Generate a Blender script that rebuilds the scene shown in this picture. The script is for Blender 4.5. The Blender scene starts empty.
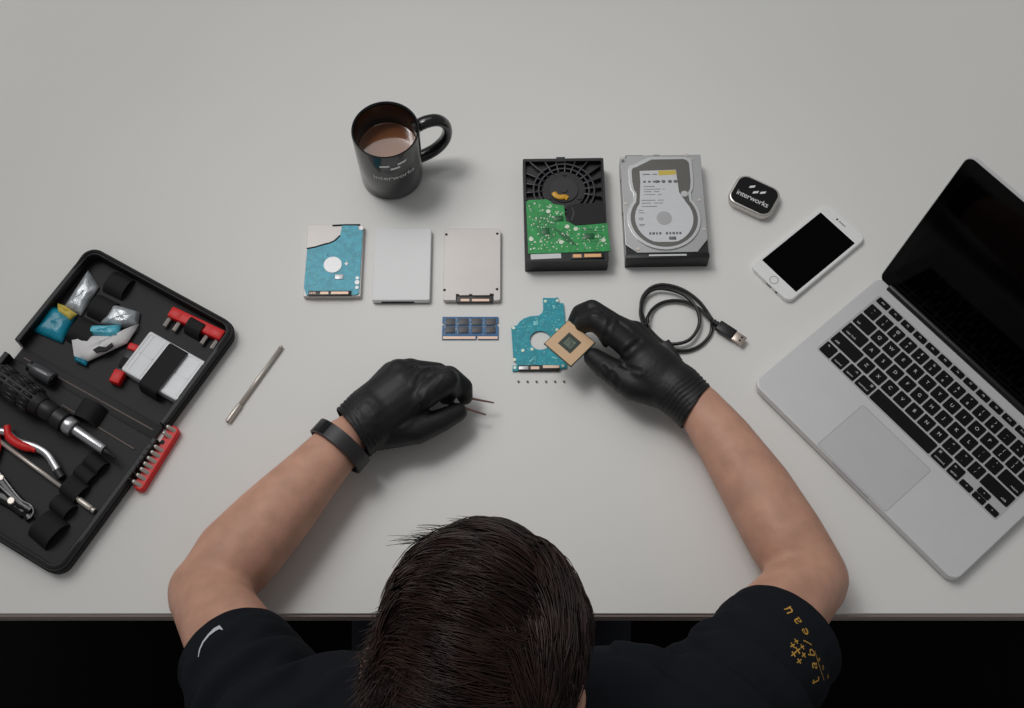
import bpy, bmesh, math, random
import numpy as np
from mathutils import Vector, Matrix, Euler
from mathutils.bvhtree import BVHTree

# ------------------------------------------------------------------ camera, world, lights, exposure
S = bpy.context.scene
COL = S.collection
PI = math.pi
TZ = 0.75                                   # height of the table top above the floor, metres
FPX, PHI, CH = 1310.7, math.radians(24.433), 1428.7   # focal length in pixels of a 1024 px frame, tilt, mm above the table

cam_d = bpy.data.cameras.new('camera')
cam = bpy.data.objects.new('camera', cam_d)
COL.objects.link(cam)
cam_d.sensor_width = 36.0
cam_d.lens = FPX / 1024 * 36.0
cam_d.clip_start = 0.05
cam.location = (0, 0, TZ + CH / 1000)
cam.rotation_euler = (PHI, 0, 0)
S.camera = cam

S.view_settings.view_transform = 'Standard'
S.view_settings.look = 'None'
S.view_settings.gamma = 1.0
S.view_settings.use_curve_mapping = False
S.view_settings.exposure = 0.0

W = bpy.data.worlds.new('room_light')
S.world = W
W.use_nodes = True
W.node_tree.nodes['Background'].inputs[0].default_value = (0.97, 0.985, 1.0, 1)
W.node_tree.nodes['Background'].inputs[1].default_value = 0.205


def area_light(name, loc, target, size, watts, color=(1, 1, 1), size_y=None):
    d = bpy.data.lights.new(name, 'AREA')
    d.energy = watts
    d.color = color
    d.size = size
    if size_y:
        d.shape = 'RECTANGLE'
        d.size_y = size_y
    o = bpy.data.objects.new(name, d)
    COL.objects.link(o)
    o.location = loc
    o.rotation_euler = (Vector(target) - Vector(loc)).to_track_quat('-Z', 'Y').to_euler()
    return o


sun_d = bpy.data.lights.new('daylight', 'SUN')
sun_d.energy = 0.82
sun_d.angle = math.radians(34)
sun_d.color = (1.0, 0.985, 0.97)
sun_o = bpy.data.objects.new('daylight', sun_d)
COL.objects.link(sun_o)
sun_o.location = (-2, 2.6, 4)
sun_o.rotation_euler = Vector((.44, -.40, -1.0)).to_track_quat('-Z', 'Y').to_euler()
area_light('reflection_fill', (-0.35, 2.35, 3.1), (0.0, 0.8, TZ), 1.7, 6, (1.0, 0.99, 0.97), 1.2)  # unseen soft source, added to reflect in the coffee and the grey drive
spot = bpy.data.lights.new('added_centre_spot', 'SPOT')  # added spot with no known lamp behind it, brightens the middle of the desk
spot.energy = 46
spot.spot_size = math.radians(24)
spot.spot_blend = 0.7
spot.shadow_soft_size = 0.3
spot_o = bpy.data.objects.new('added_centre_spot', spot)
COL.objects.link(spot_o)
spot_o.location = (-0.8, 1.3, 2.95)
spot_o.rotation_euler = (Vector((0.0, 0.64, TZ)) - Vector(spot_o.location)).to_track_quat('-Z', 'Y').to_euler()

random.seed(7)
rng = np.random.default_rng(7)


# ------------------------------------------------------------------ helpers
def at(px, py, z=0.0):
    """The point (mm, table frame) seen at a photo pixel when it lies z mm above the table."""
    x = (px - 512) / FPX
    y = -(py - 354) / FPX
    c, s = math.cos(PHI), math.sin(PHI)
    v = Vector((x, s + y * c, -c + y * s))
    t = (z - CH) / v.z
    return Vector((0, 0, CH)) + v * t


def seg(a, b, z=0.0):
    """Centre, length, heading of the stretch between two photo pixels lying at height z."""
    p, q = at(*a, z), at(*b, z)
    d = q - p
    return (p + q) / 2, d.length, math.atan2(d.y, d.x)


def lin(c):
    c /= 255
    return c / 12.92 if c <= 0.04045 else ((c + 0.055) / 1.055) ** 2.4


def rgb(r, g, b, k=1.0):
    return (min(lin(r) * k, .95), min(lin(g) * k, .95), min(lin(b) * k, .95), 1)


def mat(name, color, rough=0.5, metal=0.0, var=0.0, scale=200.0, bump=0.0, bscale=None, spec=0.5, coat=0.0, sss=0.0,
        alpha=1.0, trans=0.0, stretch=None):
    m = bpy.data.materials.new(name)
    m.use_nodes = True
    nt = m.node_tree
    p = nt.nodes['Principled BSDF']
    p.inputs['Base Color'].default_value = color
    p.inputs['Roughness'].default_value = rough
    p.inputs['Metallic'].default_value = metal
    p.inputs['Specular IOR Level'].default_value = spec
    p.inputs['Coat Weight'].default_value = coat
    p.inputs['Transmission Weight'].default_value = trans
    p.inputs['Alpha'].default_value = alpha
    if sss:
        p.inputs['Subsurface Weight'].default_value = sss
        p.inputs['Subsurface Radius'].default_value = (0.008, 0.003, 0.002)
        p.inputs['Subsurface Scale'].default_value = 0.5
    tc = nt.nodes.new('ShaderNodeTexCoord')
    src = tc.outputs['Object']
    if stretch:
        mp = nt.nodes.new('ShaderNodeMapping')
        mp.inputs['Scale'].default_value = stretch
        nt.links.new(src, mp.inputs['Vector'])
        src = mp.outputs['Vector']
    nz = nt.nodes.new('ShaderNodeTexNoise')
    nz.inputs['Scale'].default_value = scale
    nz.inputs['Detail'].default_value = 5
    nt.links.new(src, nz.inputs['Vector'])
    v = max(var, 0.015)
    rp = nt.nodes.new('ShaderNodeValToRGB')
    rp.color_ramp.elements[0].position = 0.3
    rp.color_ramp.elements[1].position = 0.7
    rp.color_ramp.elements[0].color = tuple(c * (1 - v) for c in color[:3]) + (1,)
    rp.color_ramp.elements[1].color = tuple(min(c * (1 + v), 1) for c in color[:3]) + (1,)
    nt.links.new(nz.outputs['Fac'], rp.inputs['Fac'])
    nt.links.new(rp.outputs['Color'], p.inputs['Base Color'])
    if bump:
        nb = nt.nodes.new('ShaderNodeTexNoise')
        nb.inputs['Scale'].default_value = bscale or scale
        nb.inputs['Detail'].default_value = 4
        nt.links.new(src, nb.inputs['Vector'])
        bp = nt.nodes.new('ShaderNodeBump')
        bp.inputs['Strength'].default_value = bump
        bp.inputs['Distance'].default_value = 0.001
        nt.links.new(nb.outputs['Fac'], bp.inputs['Height'])
        nt.links.new(bp.outputs['Normal'], p.inputs['Normal'])
    return m


M = {}
M['table'] = mat('white_laminate', rgb(231, 230, 227), 0.6, var=.012, scale=3, spec=.25)
M['band'] = mat('edge_band', rgb(172, 156, 148), 0.6, var=.05)
M['steel_dark'] = mat('dark_steel', rgb(50, 50, 52), 0.5, .6)
M['alu'] = mat('anodised_aluminium', rgb(214, 214, 215), 0.45, .2, bump=.03, bscale=3000, scale=40)
M['alu_pad'] = mat('trackpad_glass', rgb(202, 202, 203), 0.4, .1, scale=40)
M['alu_well'] = mat('keyboard_tray', rgb(190, 190, 192), 0.45, .2)
M['key'] = mat('key_plastic', rgb(9, 9, 10), 0.6, spec=.2)
M['legend'] = mat('key_legend_print', rgb(215, 218, 222), 0.6)
M['screen'] = mat('display_glass', rgb(3, 2, 3), 0.06, spec=.08)
M['bezel'] = mat('bezel_glass', rgb(4, 4, 4), 0.1, spec=.1)
M['hinge'] = mat('hinge_plastic', rgb(14, 14, 15), 0.4)
M['white_plastic'] = mat('white_plastic', rgb(238, 238, 237), 0.35)
M['grey_mark'] = mat('grey_detail', rgb(150, 151, 152), 0.5)
M['black_gloss'] = mat('black_gloss', rgb(10, 10, 11), 0.16, spec=.5)
M['black_plastic'] = mat('black_plastic', rgb(24, 24, 25), 0.45)
M['black_matt'] = mat('black_matt', rgb(15, 15, 16), 0.7)
M['ceramic'] = mat('black_ceramic', rgb(17, 17, 18), 0.18, spec=.55, coat=.3)
M['coffee'] = mat('coffee_surface', rgb(140, 86, 52), 0.08, spec=1.0, coat=1.0)
M['print_grey'] = mat('pale_grey_print', rgb(190, 190, 192), 0.6)
M['print_white'] = mat('white_print', rgb(235, 235, 236), 0.5)
M['tin'] = mat('brushed_tin', rgb(205, 200, 196), 0.32, .75, var=.04)
M['casting'] = mat('black_casting', rgb(24, 24, 26), 0.42, .2, bump=.1, bscale=900)
M['casting_edge'] = mat('black_casting_rib', rgb(56, 56, 60), 0.34, .4)
M['pcb_green'] = mat('green_circuit_board', rgb(26, 150, 72), 0.35, var=.25, scale=160, bump=.15, bscale=500)
M['trace_green'] = mat('dark_green_trace', rgb(12, 92, 46), 0.4)
M['solder'] = mat('pale_solder', rgb(196, 206, 188), 0.35, .5)
M['gold'] = mat('gold_contact', rgb(224, 172, 120), 0.4, .4)
M['pink_contact'] = mat('connector_contacts', rgb(232, 200, 178), 0.45, .2)
M['flex'] = mat('amber_flex', rgb(214, 158, 40), 0.4, var=.2, scale=300)
M['label'] = mat('paper_label', rgb(214, 215, 217), 0.55, var=.02)
M['label_line'] = mat('label_print', rgb(120, 122, 126), 0.7)
M['yellow'] = mat('yellow_label', rgb(214, 190, 84), 0.6)
M['drive_lid'] = mat('drive_cover_metal', rgb(172, 173, 173), 0.4, .6, scale=30, var=.04)
M['drive_recess'] = mat('drive_cover_dark', rgb(104, 103, 100), 0.4, .5, scale=30, var=.05)
M['drive_ring'] = mat('drive_rim_metal', rgb(198, 199, 200), 0.34, .6)
M['teal'] = mat('teal_circuit_board', rgb(0, 150, 166), 0.45, var=.22, scale=180, bump=.12, bscale=600)
M['teal_light'] = mat('pale_teal_board', rgb(70, 170, 192), 0.4, var=.2, scale=170, bump=.12, bscale=600)
M['teal_speck'] = mat('pale_teal_component', rgb(120, 205, 210), 0.45)
M['silver'] = mat('silver_disc', rgb(206, 206, 208), 0.4, .35)
M['ssd_grey'] = mat('satin_aluminium', rgb(198, 193, 190), 0.45, .3, scale=12, var=.06)
M['ssd_white'] = mat('pale_plastic_shell', rgb(231, 231, 231), 0.5, scale=12)
M['shell_edge'] = mat('dark_edge', rgb(60, 58, 57), 0.5)
M['dimm'] = mat('blue_circuit_board', rgb(16, 92, 142), 0.4, var=.25, scale=220)
M['chip'] = mat('memory_chip', rgb(84, 82, 86), 0.5)
M['copper'] = mat('cpu_contact_field', rgb(204, 170, 134), 0.45, .2)
M['cpu_edge'] = mat('cpu_substrate', rgb(58, 74, 52), 0.5)
M['cpu_mid'] = mat('cpu_capacitor_bay', rgb(98, 112, 98), 0.5, var=.2, scale=900)
M['cpu_dark'] = mat('cpu_dark_green', rgb(34, 48, 38), 0.5)
M['steel'] = mat('polished_steel', rgb(206, 198, 190), 0.35, .55, scale=60, var=.04)
M['tweezer'] = mat('tweezer_steel', rgb(120, 86, 80), 0.4, .4)
M['cable'] = mat('cable_jacket', rgb(22, 20, 20), 0.4)
M['usb_metal'] = mat('usb_shell', rgb(196, 182, 172), 0.35, .8)
M['case'] = mat('black_leatherette', rgb(24, 24, 26), 0.45, bump=.25, bscale=700, spec=.35)
M['case_floor'] = mat('case_lining', rgb(39, 38, 41), 0.58, bump=.12, bscale=500, spec=.28, scale=20, var=.05)
M['zipper'] = mat('zipper_tape', rgb(20, 20, 21), 0.7, bump=.6, bscale=1200)
M['elastic'] = mat('black_elastic', rgb(20, 19, 20), 0.8, bump=.4, bscale=1500)
M['seam'] = mat('seam_piping', rgb(120, 108, 102), 0.55)
M['red'] = mat('red_plastic', rgb(220, 34, 34), 0.42, spec=.35)
M['clear_box'] = mat('frosted_plastic', rgb(204, 206, 210), 0.3, var=.03, scale=60, spec=.6)
M['bag_silver'] = mat('crinkled_film', rgb(176, 180, 184), 0.2, .3, var=.5, scale=70, bump=1.0, bscale=120)
M['bag_teal'] = mat('teal_bag_print', rgb(16, 140, 166), 0.28, var=.2, scale=50, bump=.5, bscale=90)
M['bag_sky'] = mat('sky_blue_print', rgb(88, 186, 208), 0.28, var=.2, scale=80, bump=.5, bscale=120)
M['card'] = mat('white_card', rgb(224, 222, 222), 0.55, var=.02, scale=40)
M['smoke'] = mat('smoked_plastic', rgb(70, 71, 74), 0.2, spec=.6)
M['rubber_grip'] = mat('black_grip', rgb(17, 17, 18), 0.5)
M['chrome'] = mat('chrome', rgb(190, 190, 193), 0.28, .9)
M['skin'] = mat('skin', rgb(203, 155, 133), 0.5, var=.12, scale=38, bump=.18, bscale=420, spec=.3, sss=.12)
M['glove'] = mat('black_nitrile', rgb(25, 25, 26), 0.52, bump=.3, bscale=220, spec=.38, scale=60, var=.1)
M['shirt'] = mat('black_cotton', rgb(29, 31, 36), 0.9, bump=.3, bscale=1400, spec=.1)
M['hem'] = mat('black_cotton_hem', rgb(24, 26, 30), 0.9, bump=.3, bscale=1400, spec=.1)
M['jeans'] = mat('dark_trousers', rgb(28, 30, 40), 0.9)
M['gold_thread'] = mat('gold_thread', rgb(196, 150, 62), 0.6)
M['white_thread'] = mat('white_thread', rgb(205, 205, 210), 0.6)
M['hair'] = mat('dark_brown_hair', rgb(48, 29, 24), 0.36, var=.5, scale=45, spec=.42)
M['scalp'] = mat('hair_base', rgb(22, 13, 11), 0.9, spec=.1)
M['band_rubber'] = mat('charcoal_silicone', rgb(44, 42, 43), 0.5)
M['floor'] = mat('dark_floor_boards', rgb(6, 3, 3), 0.7, spec=.1, var=.3, scale=8, stretch=(1, 12, 1))
M['wood_dark'] = mat('dark_stool_wood', rgb(40, 28, 22), 0.5)
M['screw_grey'] = mat('grey_screw_metal', rgb(92, 88, 88), 0.45, .4)
M['eye'] = mat('eye_white', rgb(230, 228, 224), 0.2)


def add_planks(m):
    nt = m.node_tree
    p = nt.nodes['Principled BSDF']
    br = nt.nodes.new('ShaderNodeTexBrick')
    br.inputs['Color1'].default_value = rgb(7, 4, 3)
    br.inputs['Color2'].default_value = rgb(5, 3, 3)
    br.inputs['Mortar'].default_value = rgb(1, 1, 1)
    br.inputs['Scale'].default_value = 1.0
    br.inputs['Mortar Size'].default_value = .003
    br.inputs['Brick Width'].default_value = 1.2
    br.inputs['Row Height'].default_value = .12
    tc = nt.nodes.new('ShaderNodeTexCoord')
    nt.links.new(tc.outputs['Object'], br.inputs['Vector'])
    nt.links.new(br.outputs['Color'], p.inputs['Base Color'])


add_planks(M['floor'])


def link(name, me, m, parent=None, loc=None, auto=35):
    me.name = name
    if m is not None:
        me.materials.clear()
        me.materials.append(m)
    for p in me.polygons:
        p.use_smooth = True
    if auto:
        me.set_sharp_from_angle(angle=math.radians(auto))
        for p in me.polygons:
            if p.loop_total > 4:
                p.use_smooth = False
    o = bpy.data.objects.new(name, me)
    COL.objects.link(o)
    if parent is not None:
        o.parent = parent
    if loc is not None:
        o.location = loc
    return o


def tag(o, label=None, cat=None, group=None, kind=None):
    if label:
        o['label'] = label
    if cat:
        o['category'] = cat
    if group:
        o['group'] = group
    if kind:
        o['kind'] = kind
    return o


def thing(name, label, cat, x, y, z=0.0, rot=0.0, group=None):
    """An Empty at a thing's base; x, y, z in mm in the table frame."""
    o = bpy.data.objects.new(name, None)
    COL.objects.link(o)
    o.empty_display_size = .02
    o.location = (x / 1000, y / 1000, TZ + z / 1000)
    o.rotation_euler = (0, 0, rot)
    return tag(o, label, cat, group)


def dup(o, loc, rotz, label, group=None):
    def cp(s, par):
        c = s.copy()
        COL.objects.link(c)
        if par is not None:
            c.parent = par
        for ch in list(s.children):
            cp(ch, c)
        return c
    r = cp(o, None)
    r.location = (loc[0] / 1000, loc[1] / 1000, TZ + loc[2] / 1000)
    r.rotation_euler = (0, 0, rotz)
    r['label'] = label
    if group:
        r['group'] = group
    return r


def rrect(w, h, r, cx=0.0, cy=0.0, n=6):
    out = []
    for (sx, sy, a0) in ((1, 1, 0), (-1, 1, 90), (-1, -1, 180), (1, -1, 270)):
        for i in range(n + 1):
            a = math.radians(a0 + 90 * i / n)
            out.append((cx + sx * (w / 2 - r) + r * math.cos(a), cy + sy * (h / 2 - r) + r * math.sin(a)))
    return out


def ellipse(rx, ry, cx=0.0, cy=0.0, n=40, a0=0.0, a1=2 * PI):
    full = abs(a1 - a0 - 2 * PI) < 1e-6
    k = n if full else n + 1
    return [(cx + rx * math.cos(a0 + (a1 - a0) * i / n), cy + ry * math.sin(a0 + (a1 - a0) * i / n)) for i in range(k)]


class MB:
    """Collects shapes, in mm, into one mesh."""

    def __init__(self):
        self.bm = bmesh.new()

    def merge(self, b, Mx=None):
        if Mx is not None:
            b.transform(Mx)
        me = bpy.data.meshes.new('t')
        b.to_mesh(me)
        b.free()
        self.bm.from_mesh(me)
        bpy.data.meshes.remove(me)
        return self

    def box(self, c, s, bev=0.0, rot=0.0, Mx=None, segs=2):
        b = bmesh.new()
        bmesh.ops.create_cube(b, size=1.0)
        b.transform(Matrix.Diagonal((s[0], s[1], s[2], 1)))
        if bev:
            bmesh.ops.bevel(b, geom=b.edges[:], offset=bev, segments=segs, affect='EDGES', profile=.5)
        T = Matrix.Translation(c) @ Matrix.Rotation(rot, 4, 'Z')
        return self.merge(b, T if Mx is None else Mx @ T)

    def plate(self, outer, z0, z1, holes=(), bev=0.0, Mx=None, segs=2):
        b = bmesh.new()
        if not holes:
            vs = [b.verts.new((x, y, z0)) for x, y in outer]
            b.faces.new(vs)
        else:
            ed = []
            for loop in [outer] + list(holes):
                vs = [b.verts.new((x, y, z0)) for x, y in loop]
                for i in range(len(vs)):
                    ed.append(b.edges.new((vs[i], vs[(i + 1) % len(vs)])))
            bmesh.ops.triangle_fill(b, edges=ed, use_beauty=True)
        f0 = b.faces[:]
        r = bmesh.ops.extrude_face_region(b, geom=f0)
        bmesh.ops.translate(b, verts=[g for g in r['geom'] if isinstance(g, bmesh.types.BMVert)], vec=(0, 0, z1 - z0))
        if not holes:
            pass
        bmesh.ops.recalc_face_normals(b, faces=b.faces[:])
        if bev:
            hi = max(z0, z1)
            e = [e for e in b.edges if all(abs(v.co.z - hi) < 1e-5 for v in e.verts) and len(e.link_faces) == 2 and e.calc_face_angle(0) > .5]
            bmesh.ops.bevel(b, geom=e, offset=bev, segments=segs, affect='EDGES', profile=.5)
        return self.merge(b, Mx)

    def cyl(self, c, r, z0, z1, r2=None, n=28, bev=0.0, Mx=None):
        b = bmesh.new()
        bmesh.ops.create_cone(b, cap_ends=True, segments=n, radius1=r, radius2=r if r2 is None else r2, depth=z1 - z0)
        if bev:
            e = [e for e in b.edges if abs(e.verts[0].co.z - e.verts[1].co.z) < 1e-6]
            bmesh.ops.bevel(b, geom=e, offset=bev, segments=2, affect='EDGES', profile=.5)
        T = Matrix.Translation((c[0], c[1], (z0 + z1) / 2))
        return self.merge(b, T if Mx is None else Mx @ T)

    def rod(self, p, q, r, r2=None, n=20, bev=0.0):
        p, q = Vector(p), Vector(q)
        d = q - p
        b = bmesh.new()
        bmesh.ops.create_cone(b, cap_ends=True, segments=n, radius1=r, radius2=r if r2 is None else r2, depth=d.length)
        if bev:
            e = [e for e in b.edges if abs(e.verts[0].co.z - e.verts[1].co.z) < 1e-6]
            bmesh.ops.bevel(b, geom=e, offset=bev, segments=2, affect='EDGES', profile=.5)
        return self.merge(b, Matrix.Translation((p + q) / 2) @ d.to_track_quat('Z', 'Y').to_matrix().to_4x4())

    def lathe(self, prof, n=48, Mx=None):
        b = bmesh.new()
        rings = []
        for r, z in prof:
            if r < 1e-6:
                rings.append([b.verts.new((0, 0, z))])
            else:
                rings.append([b.verts.new((r * math.cos(2 * PI * i / n), r * math.sin(2 * PI * i / n), z)) for i in range(n)])
        for a, c in zip(rings[:-1], rings[1:]):
            for i in range(n):
                j = (i + 1) % n
                q = [a[i] if len(a) > 1 else a[0], a[j] if len(a) > 1 else None, c[j] if len(c) > 1 else None, c[i] if len(c) > 1 else c[0]]
                q = [v for v in q if v is not None]
                if len(set(q)) > 2:
                    b.faces.new(q)
        bmesh.ops.recalc_face_normals(b, faces=b.faces[:])
        return self.merge(b, Mx)

    def tube(self, pts, r, n=8, closed=False, flat=1.0):
        pts = [Vector(p) for p in pts]
        N = len(pts)
        rr = r if isinstance(r, (list, tuple)) else [r] * N
        b = bmesh.new()
        up = None
        rings = []
        for i in range(N):
            if closed:
                t = (pts[(i + 1) % N] - pts[i - 1])
            else:
                t = pts[min(i + 1, N - 1)] - pts[max(i - 1, 0)]
            t.normalize()
            if up is None:
                up = Vector((0, 0, 1)) if abs(t.z) < .9 else Vector((1, 0, 0))
            up = (up - t * up.dot(t)).normalized()
            sd = t.cross(up)
            rings.append([b.verts.new(pts[i] + sd * (rr[i] * math.cos(2 * PI * k / n)) + up * (rr[i] * flat * math.sin(2 * PI * k / n))) for k in range(n)])
        for i in range(N if closed else N - 1):
            a, c = rings[i], rings[(i + 1) % N]
            for k in range(n):
                b.faces.new((a[k], a[(k + 1) % n], c[(k + 1) % n], c[k]))
        if not closed:
            b.faces.new(rings[0][::-1])
            b.faces.new(rings[-1])
        bmesh.ops.recalc_face_normals(b, faces=b.faces[:])
        return self.merge(b)

    def raw(self, verts, faces, Mx=None):
        b = bmesh.new()
        vs = [b.verts.new(v) for v in verts]
        for f in faces:
            try:
                b.faces.new([vs[i] for i in f])
            except ValueError:
                pass
        return self.merge(b, Mx)

    def build(self, name, m, parent=None, auto=35, world=False):
        self.bm.transform(Matrix.Scale(.001, 4))
        me = bpy.data.meshes.new(name)
        self.bm.to_mesh(me)
        self.bm.free()
        return link(name, me, m, parent, auto=auto, loc=(0, 0, TZ) if world else None)


_fonts = {}


def text_geo(s, size, align='CENTER', extrude=0.0, shear=0.0, spacing=1.0):
    """Vertices and faces of a piece of lettering, mm, in the XY plane."""
    key = (s, size, align, extrude, shear, spacing)
    if key in _fonts:
        return _fonts[key]
    cu = bpy.data.curves.new('lettering', 'FONT')
    cu.body = s
    cu.size = size
    cu.align_x = align
    cu.align_y = 'CENTER'
    cu.extrude = extrude
    cu.shear = shear
    cu.space_character = spacing
    cu.resolution_u = 3
    o = bpy.data.objects.new('lettering', cu)
    COL.objects.link(o)
    dg = bpy.context.evaluated_depsgraph_get()
    me = bpy.data.meshes.new_from_object(o.evaluated_get(dg))
    v = [tuple(p.co) for p in me.vertices]
    f = [tuple(p.vertices) for p in me.polygons]
    bpy.data.objects.remove(o)
    bpy.data.curves.remove(cu)
    bpy.data.meshes.remove(me)
    _fonts[key] = (v, f)
    return v, f


def catmull(pts, k=8, closed=False):
    P = [Vector(p) for p in pts]
    n = len(P)
    out = []
    for i in range(n if closed else n - 1):
        if closed:
            a, b, c, d = P[i - 1], P[i], P[(i + 1) % n], P[(i + 2) % n]
        else:
            a, b, c, d = P[max(i - 1, 0)], P[i], P[i + 1], P[min(i + 2, n - 1)]
        for j in range(k):
            t = j / k
            out.append(.5 * ((2 * b) + (c - a) * t + (2 * a - 5 * b + 4 * c - d) * t * t + (3 * b - a - 3 * c + d) * t ** 3))
    if not closed:
        out.append(P[-1])
    return out


# ------------------------------------------------------------------ floor and desk
b = MB()
b.box((0, 600, -TZ * 1000 - 25), (5200, 5200, 50))
fl = b.build('floor', M['floor'], world=True)
tag(fl, kind='structure')

desk = thing('desk', 'large white laminate desk with a brownish front edge', 'desk', 0, 836, -TZ * 1000)
b = MB()
b.box((0, 0, TZ * 1000 - 12.5), (2300, 1000, 25), 1.2)
b.build('desktop', M['table'], desk)
b = MB()
b.box((0, -501.2, TZ * 1000 - 14.5), (2300, 2.4, 20), .5)
b.build('edge_band', M['band'], desk)
for sx in (-1, 1):
    for sy in (-1, 1):
        b = MB()
        b.box((sx * 1100, sy * 440, (TZ * 1000 - 26) / 2), (50, 50, TZ * 1000 - 26), 3)
        b.build('leg', M['steel_dark'], desk)

# ------------------------------------------------------------------ laptop
LA = math.radians(-49.58)
lap = thing('laptop', 'open silver laptop with black keys and a dark screen', 'laptop', 433.4, 696.9, 0, LA)
LX0, LX1, LY0, LY1 = -28.0, 285.0, -174.0, 44.0
lcx, lcy = (LX0 + LX1) / 2, (LY0 + LY1) / 2
HB = 15.0
b = MB()
front = (lcx, LY0)
b.plate(rrect(LX1 - LX0, LY1 - LY0, 12, lcx, lcy), 3.5, HB, bev=1.2)
b.plate(rrect(LX1 - LX0 - 16, LY1 - LY0 - 16, 10, lcx, lcy), 1.8, 3.6)
base = b.build('base', M['alu'], lap)
for fx in (LX0 + 25, LX1 - 25):
    for fy in (LY0 + 25, LY1 - 25):
        b = MB()
        b.cyl((fx, fy), 7, 0, 2)
        b.build('rubber_foot', M['black_matt'], lap)
b = MB()
b.plate(rrect(56, 3.0, 1.4, lcx, LY0 + .9), HB - 4.2, HB + .06)
b.build('thumb_scoop', M['alu_well'], lap)
U = 19.05
kx0, kx1, ky0, ky1 = -.5 * U - 1.5, 14 * U + 1.5, -86.5, 24.5
b = MB()
b.plate(rrect(kx1 - kx0, ky1 - ky0, 4, (kx0 + kx1) / 2, (ky0 + ky1) / 2), HB - .5, HB + .12)
b.build('keyboard_tray', M['alu_well'], lap)


def key(x0, x1, y, h, leg=None, small=False, lx=None):
    gap = 2.6
    w = (x1 - x0) * U - gap
    cx = (x0 + x1) / 2 * U
    k = MB()
    k.plate(rrect(w, h, 1.5, cx, y, 3), HB + .1, HB + 1.5, bev=.35, segs=1)
    ko = k.build('key', M['key'], lap)
    if leg:
        t = MB()
        for (s, sz, dx, dy) in leg:
            v, f = text_geo(s, sz)
            t.raw([(p[0] + cx + dx, p[1] + y + dy, HB + 1.56) for p in v], f)
        t.build('legend', M['legend'], ko, auto=0)


KH = 16.2
fw = 14.5 / 14
fl_names = ['esc', 'F1', 'F2', 'F3', 'F4', 'F5', 'F6', 'F7', 'F8', 'F9', 'F10', 'F11', 'F12', 'o']
for i, s in enumerate(fl_names):
    key(-.5 + i * fw, -.5 + (i + 1) * fw, 18.2, 8.2, [(s, 3.6 if i else 4, 0, 0)])
num = [('~', '`')] + list(zip('!@#$%^&*()', '1234567890')) + [('_', '-'), ('+', '=')]
for i, (u_, l_) in enumerate(num):
    key(i - .5, i + .5, 0, KH, [(u_, 5, 0, 3.4), (l_, 5, 0, -3.4)])
key(12.5, 14, 0, KH, [('delete', 4, 4, -4)])
key(-.5, 1, -U, KH, [('tab', 4, -6, -4)])
for i, s in enumerate('QWERTYUIOP'):
    key(1 + i, 2 + i, -U, KH, [(s, 6.2, 0, 0)])
for i, (u_, l_) in enumerate(zip('{}|', '[]\\')):
    key(11 + i, 12 + i, -U, KH, [(u_, 5, 0, 3.4), (l_, 5, 0, -3.4)])
key(-.5, 1.25, -2 * U, KH, [('caps lock', 4, -3, -4), ('.', 5, -11, 4)])
for i, s in enumerate('ASDFGHJKL'):
    key(1.25 + i, 2.25 + i, -2 * U, KH, [(s, 6.2, 0, 0)])
for i, (u_, l_) in enumerate(zip(':"', ";'")):
    key(10.25 + i, 11.25 + i, -2 * U, KH, [(u_, 5, 0, 3.4), (l_, 5, 0, -3.4)])
key(12.25, 14, -2 * U, KH, [('return', 4, 7, -4)])
key(-.5, 1.75, -3 * U, KH, [('shift', 4, -12, -4)])
for i, s in enumerate('ZXCVBNM'):
    key(1.75 + i, 2.75 + i, -3 * U, KH, [(s, 6.2, 0, 0)])
for i, (u_, l_) in enumerate(zip('<>?', ',./')):
    key(8.75 + i, 9.75 + i, -3 * U, KH, [(u_, 5, 0, 3.4), (l_, 5, 0, -3.4)])
key(11.75, 14, -3 * U, KH, [('shift', 4, 12, -4)])
yb = -4 * U
key(-.5, .5, yb, KH, [('fn', 4, -3, 4)])
key(.5, 1.5, yb, KH, [('control', 3.6, 0, -4)])
key(1.5, 2.5, yb, KH, [('option', 3.6, 0, -4), ('alt', 3.4, 4, 4)])
key(2.5, 3.75, yb, KH, [('command', 3.6, 0, -4), ('\u2318', 4.4, 6, 4)])
key(3.75, 8.75, yb, KH)
key(8.75, 10, yb, KH, [('command', 3.6, 0, -4), ('\u2318', 4.4, -6, 4)])
key(10, 11, yb, KH, [('option', 3.6, 0, -4), ('alt', 3.4, -4, 4)])
key(11, 12, yb - 4.2, 7.6, [('<', 4, 0, 0)])
key(12, 13, yb - 4.2, 7.6, [('v', 4, 0, 0)])
key(12, 13, yb + 4.2, 7.6, [('^', 4, 0, -.5)])
key(13, 14, yb - 4.2, 7.6, [('>', 4, 0, 0)])

b = MB()
b.plate(rrect(106.6, 76.6, 3.2, 128, -134.4), HB - .4, HB + .04)
tp_gap = b.build('trackpad_gap', M['grey_mark'], lap)
b = MB()
b.plate(rrect(105.4, 75.4, 2.8, 128, -134.4), HB - .4, HB + .14)
b.build('trackpad', M['alu_pad'], lap)
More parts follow.
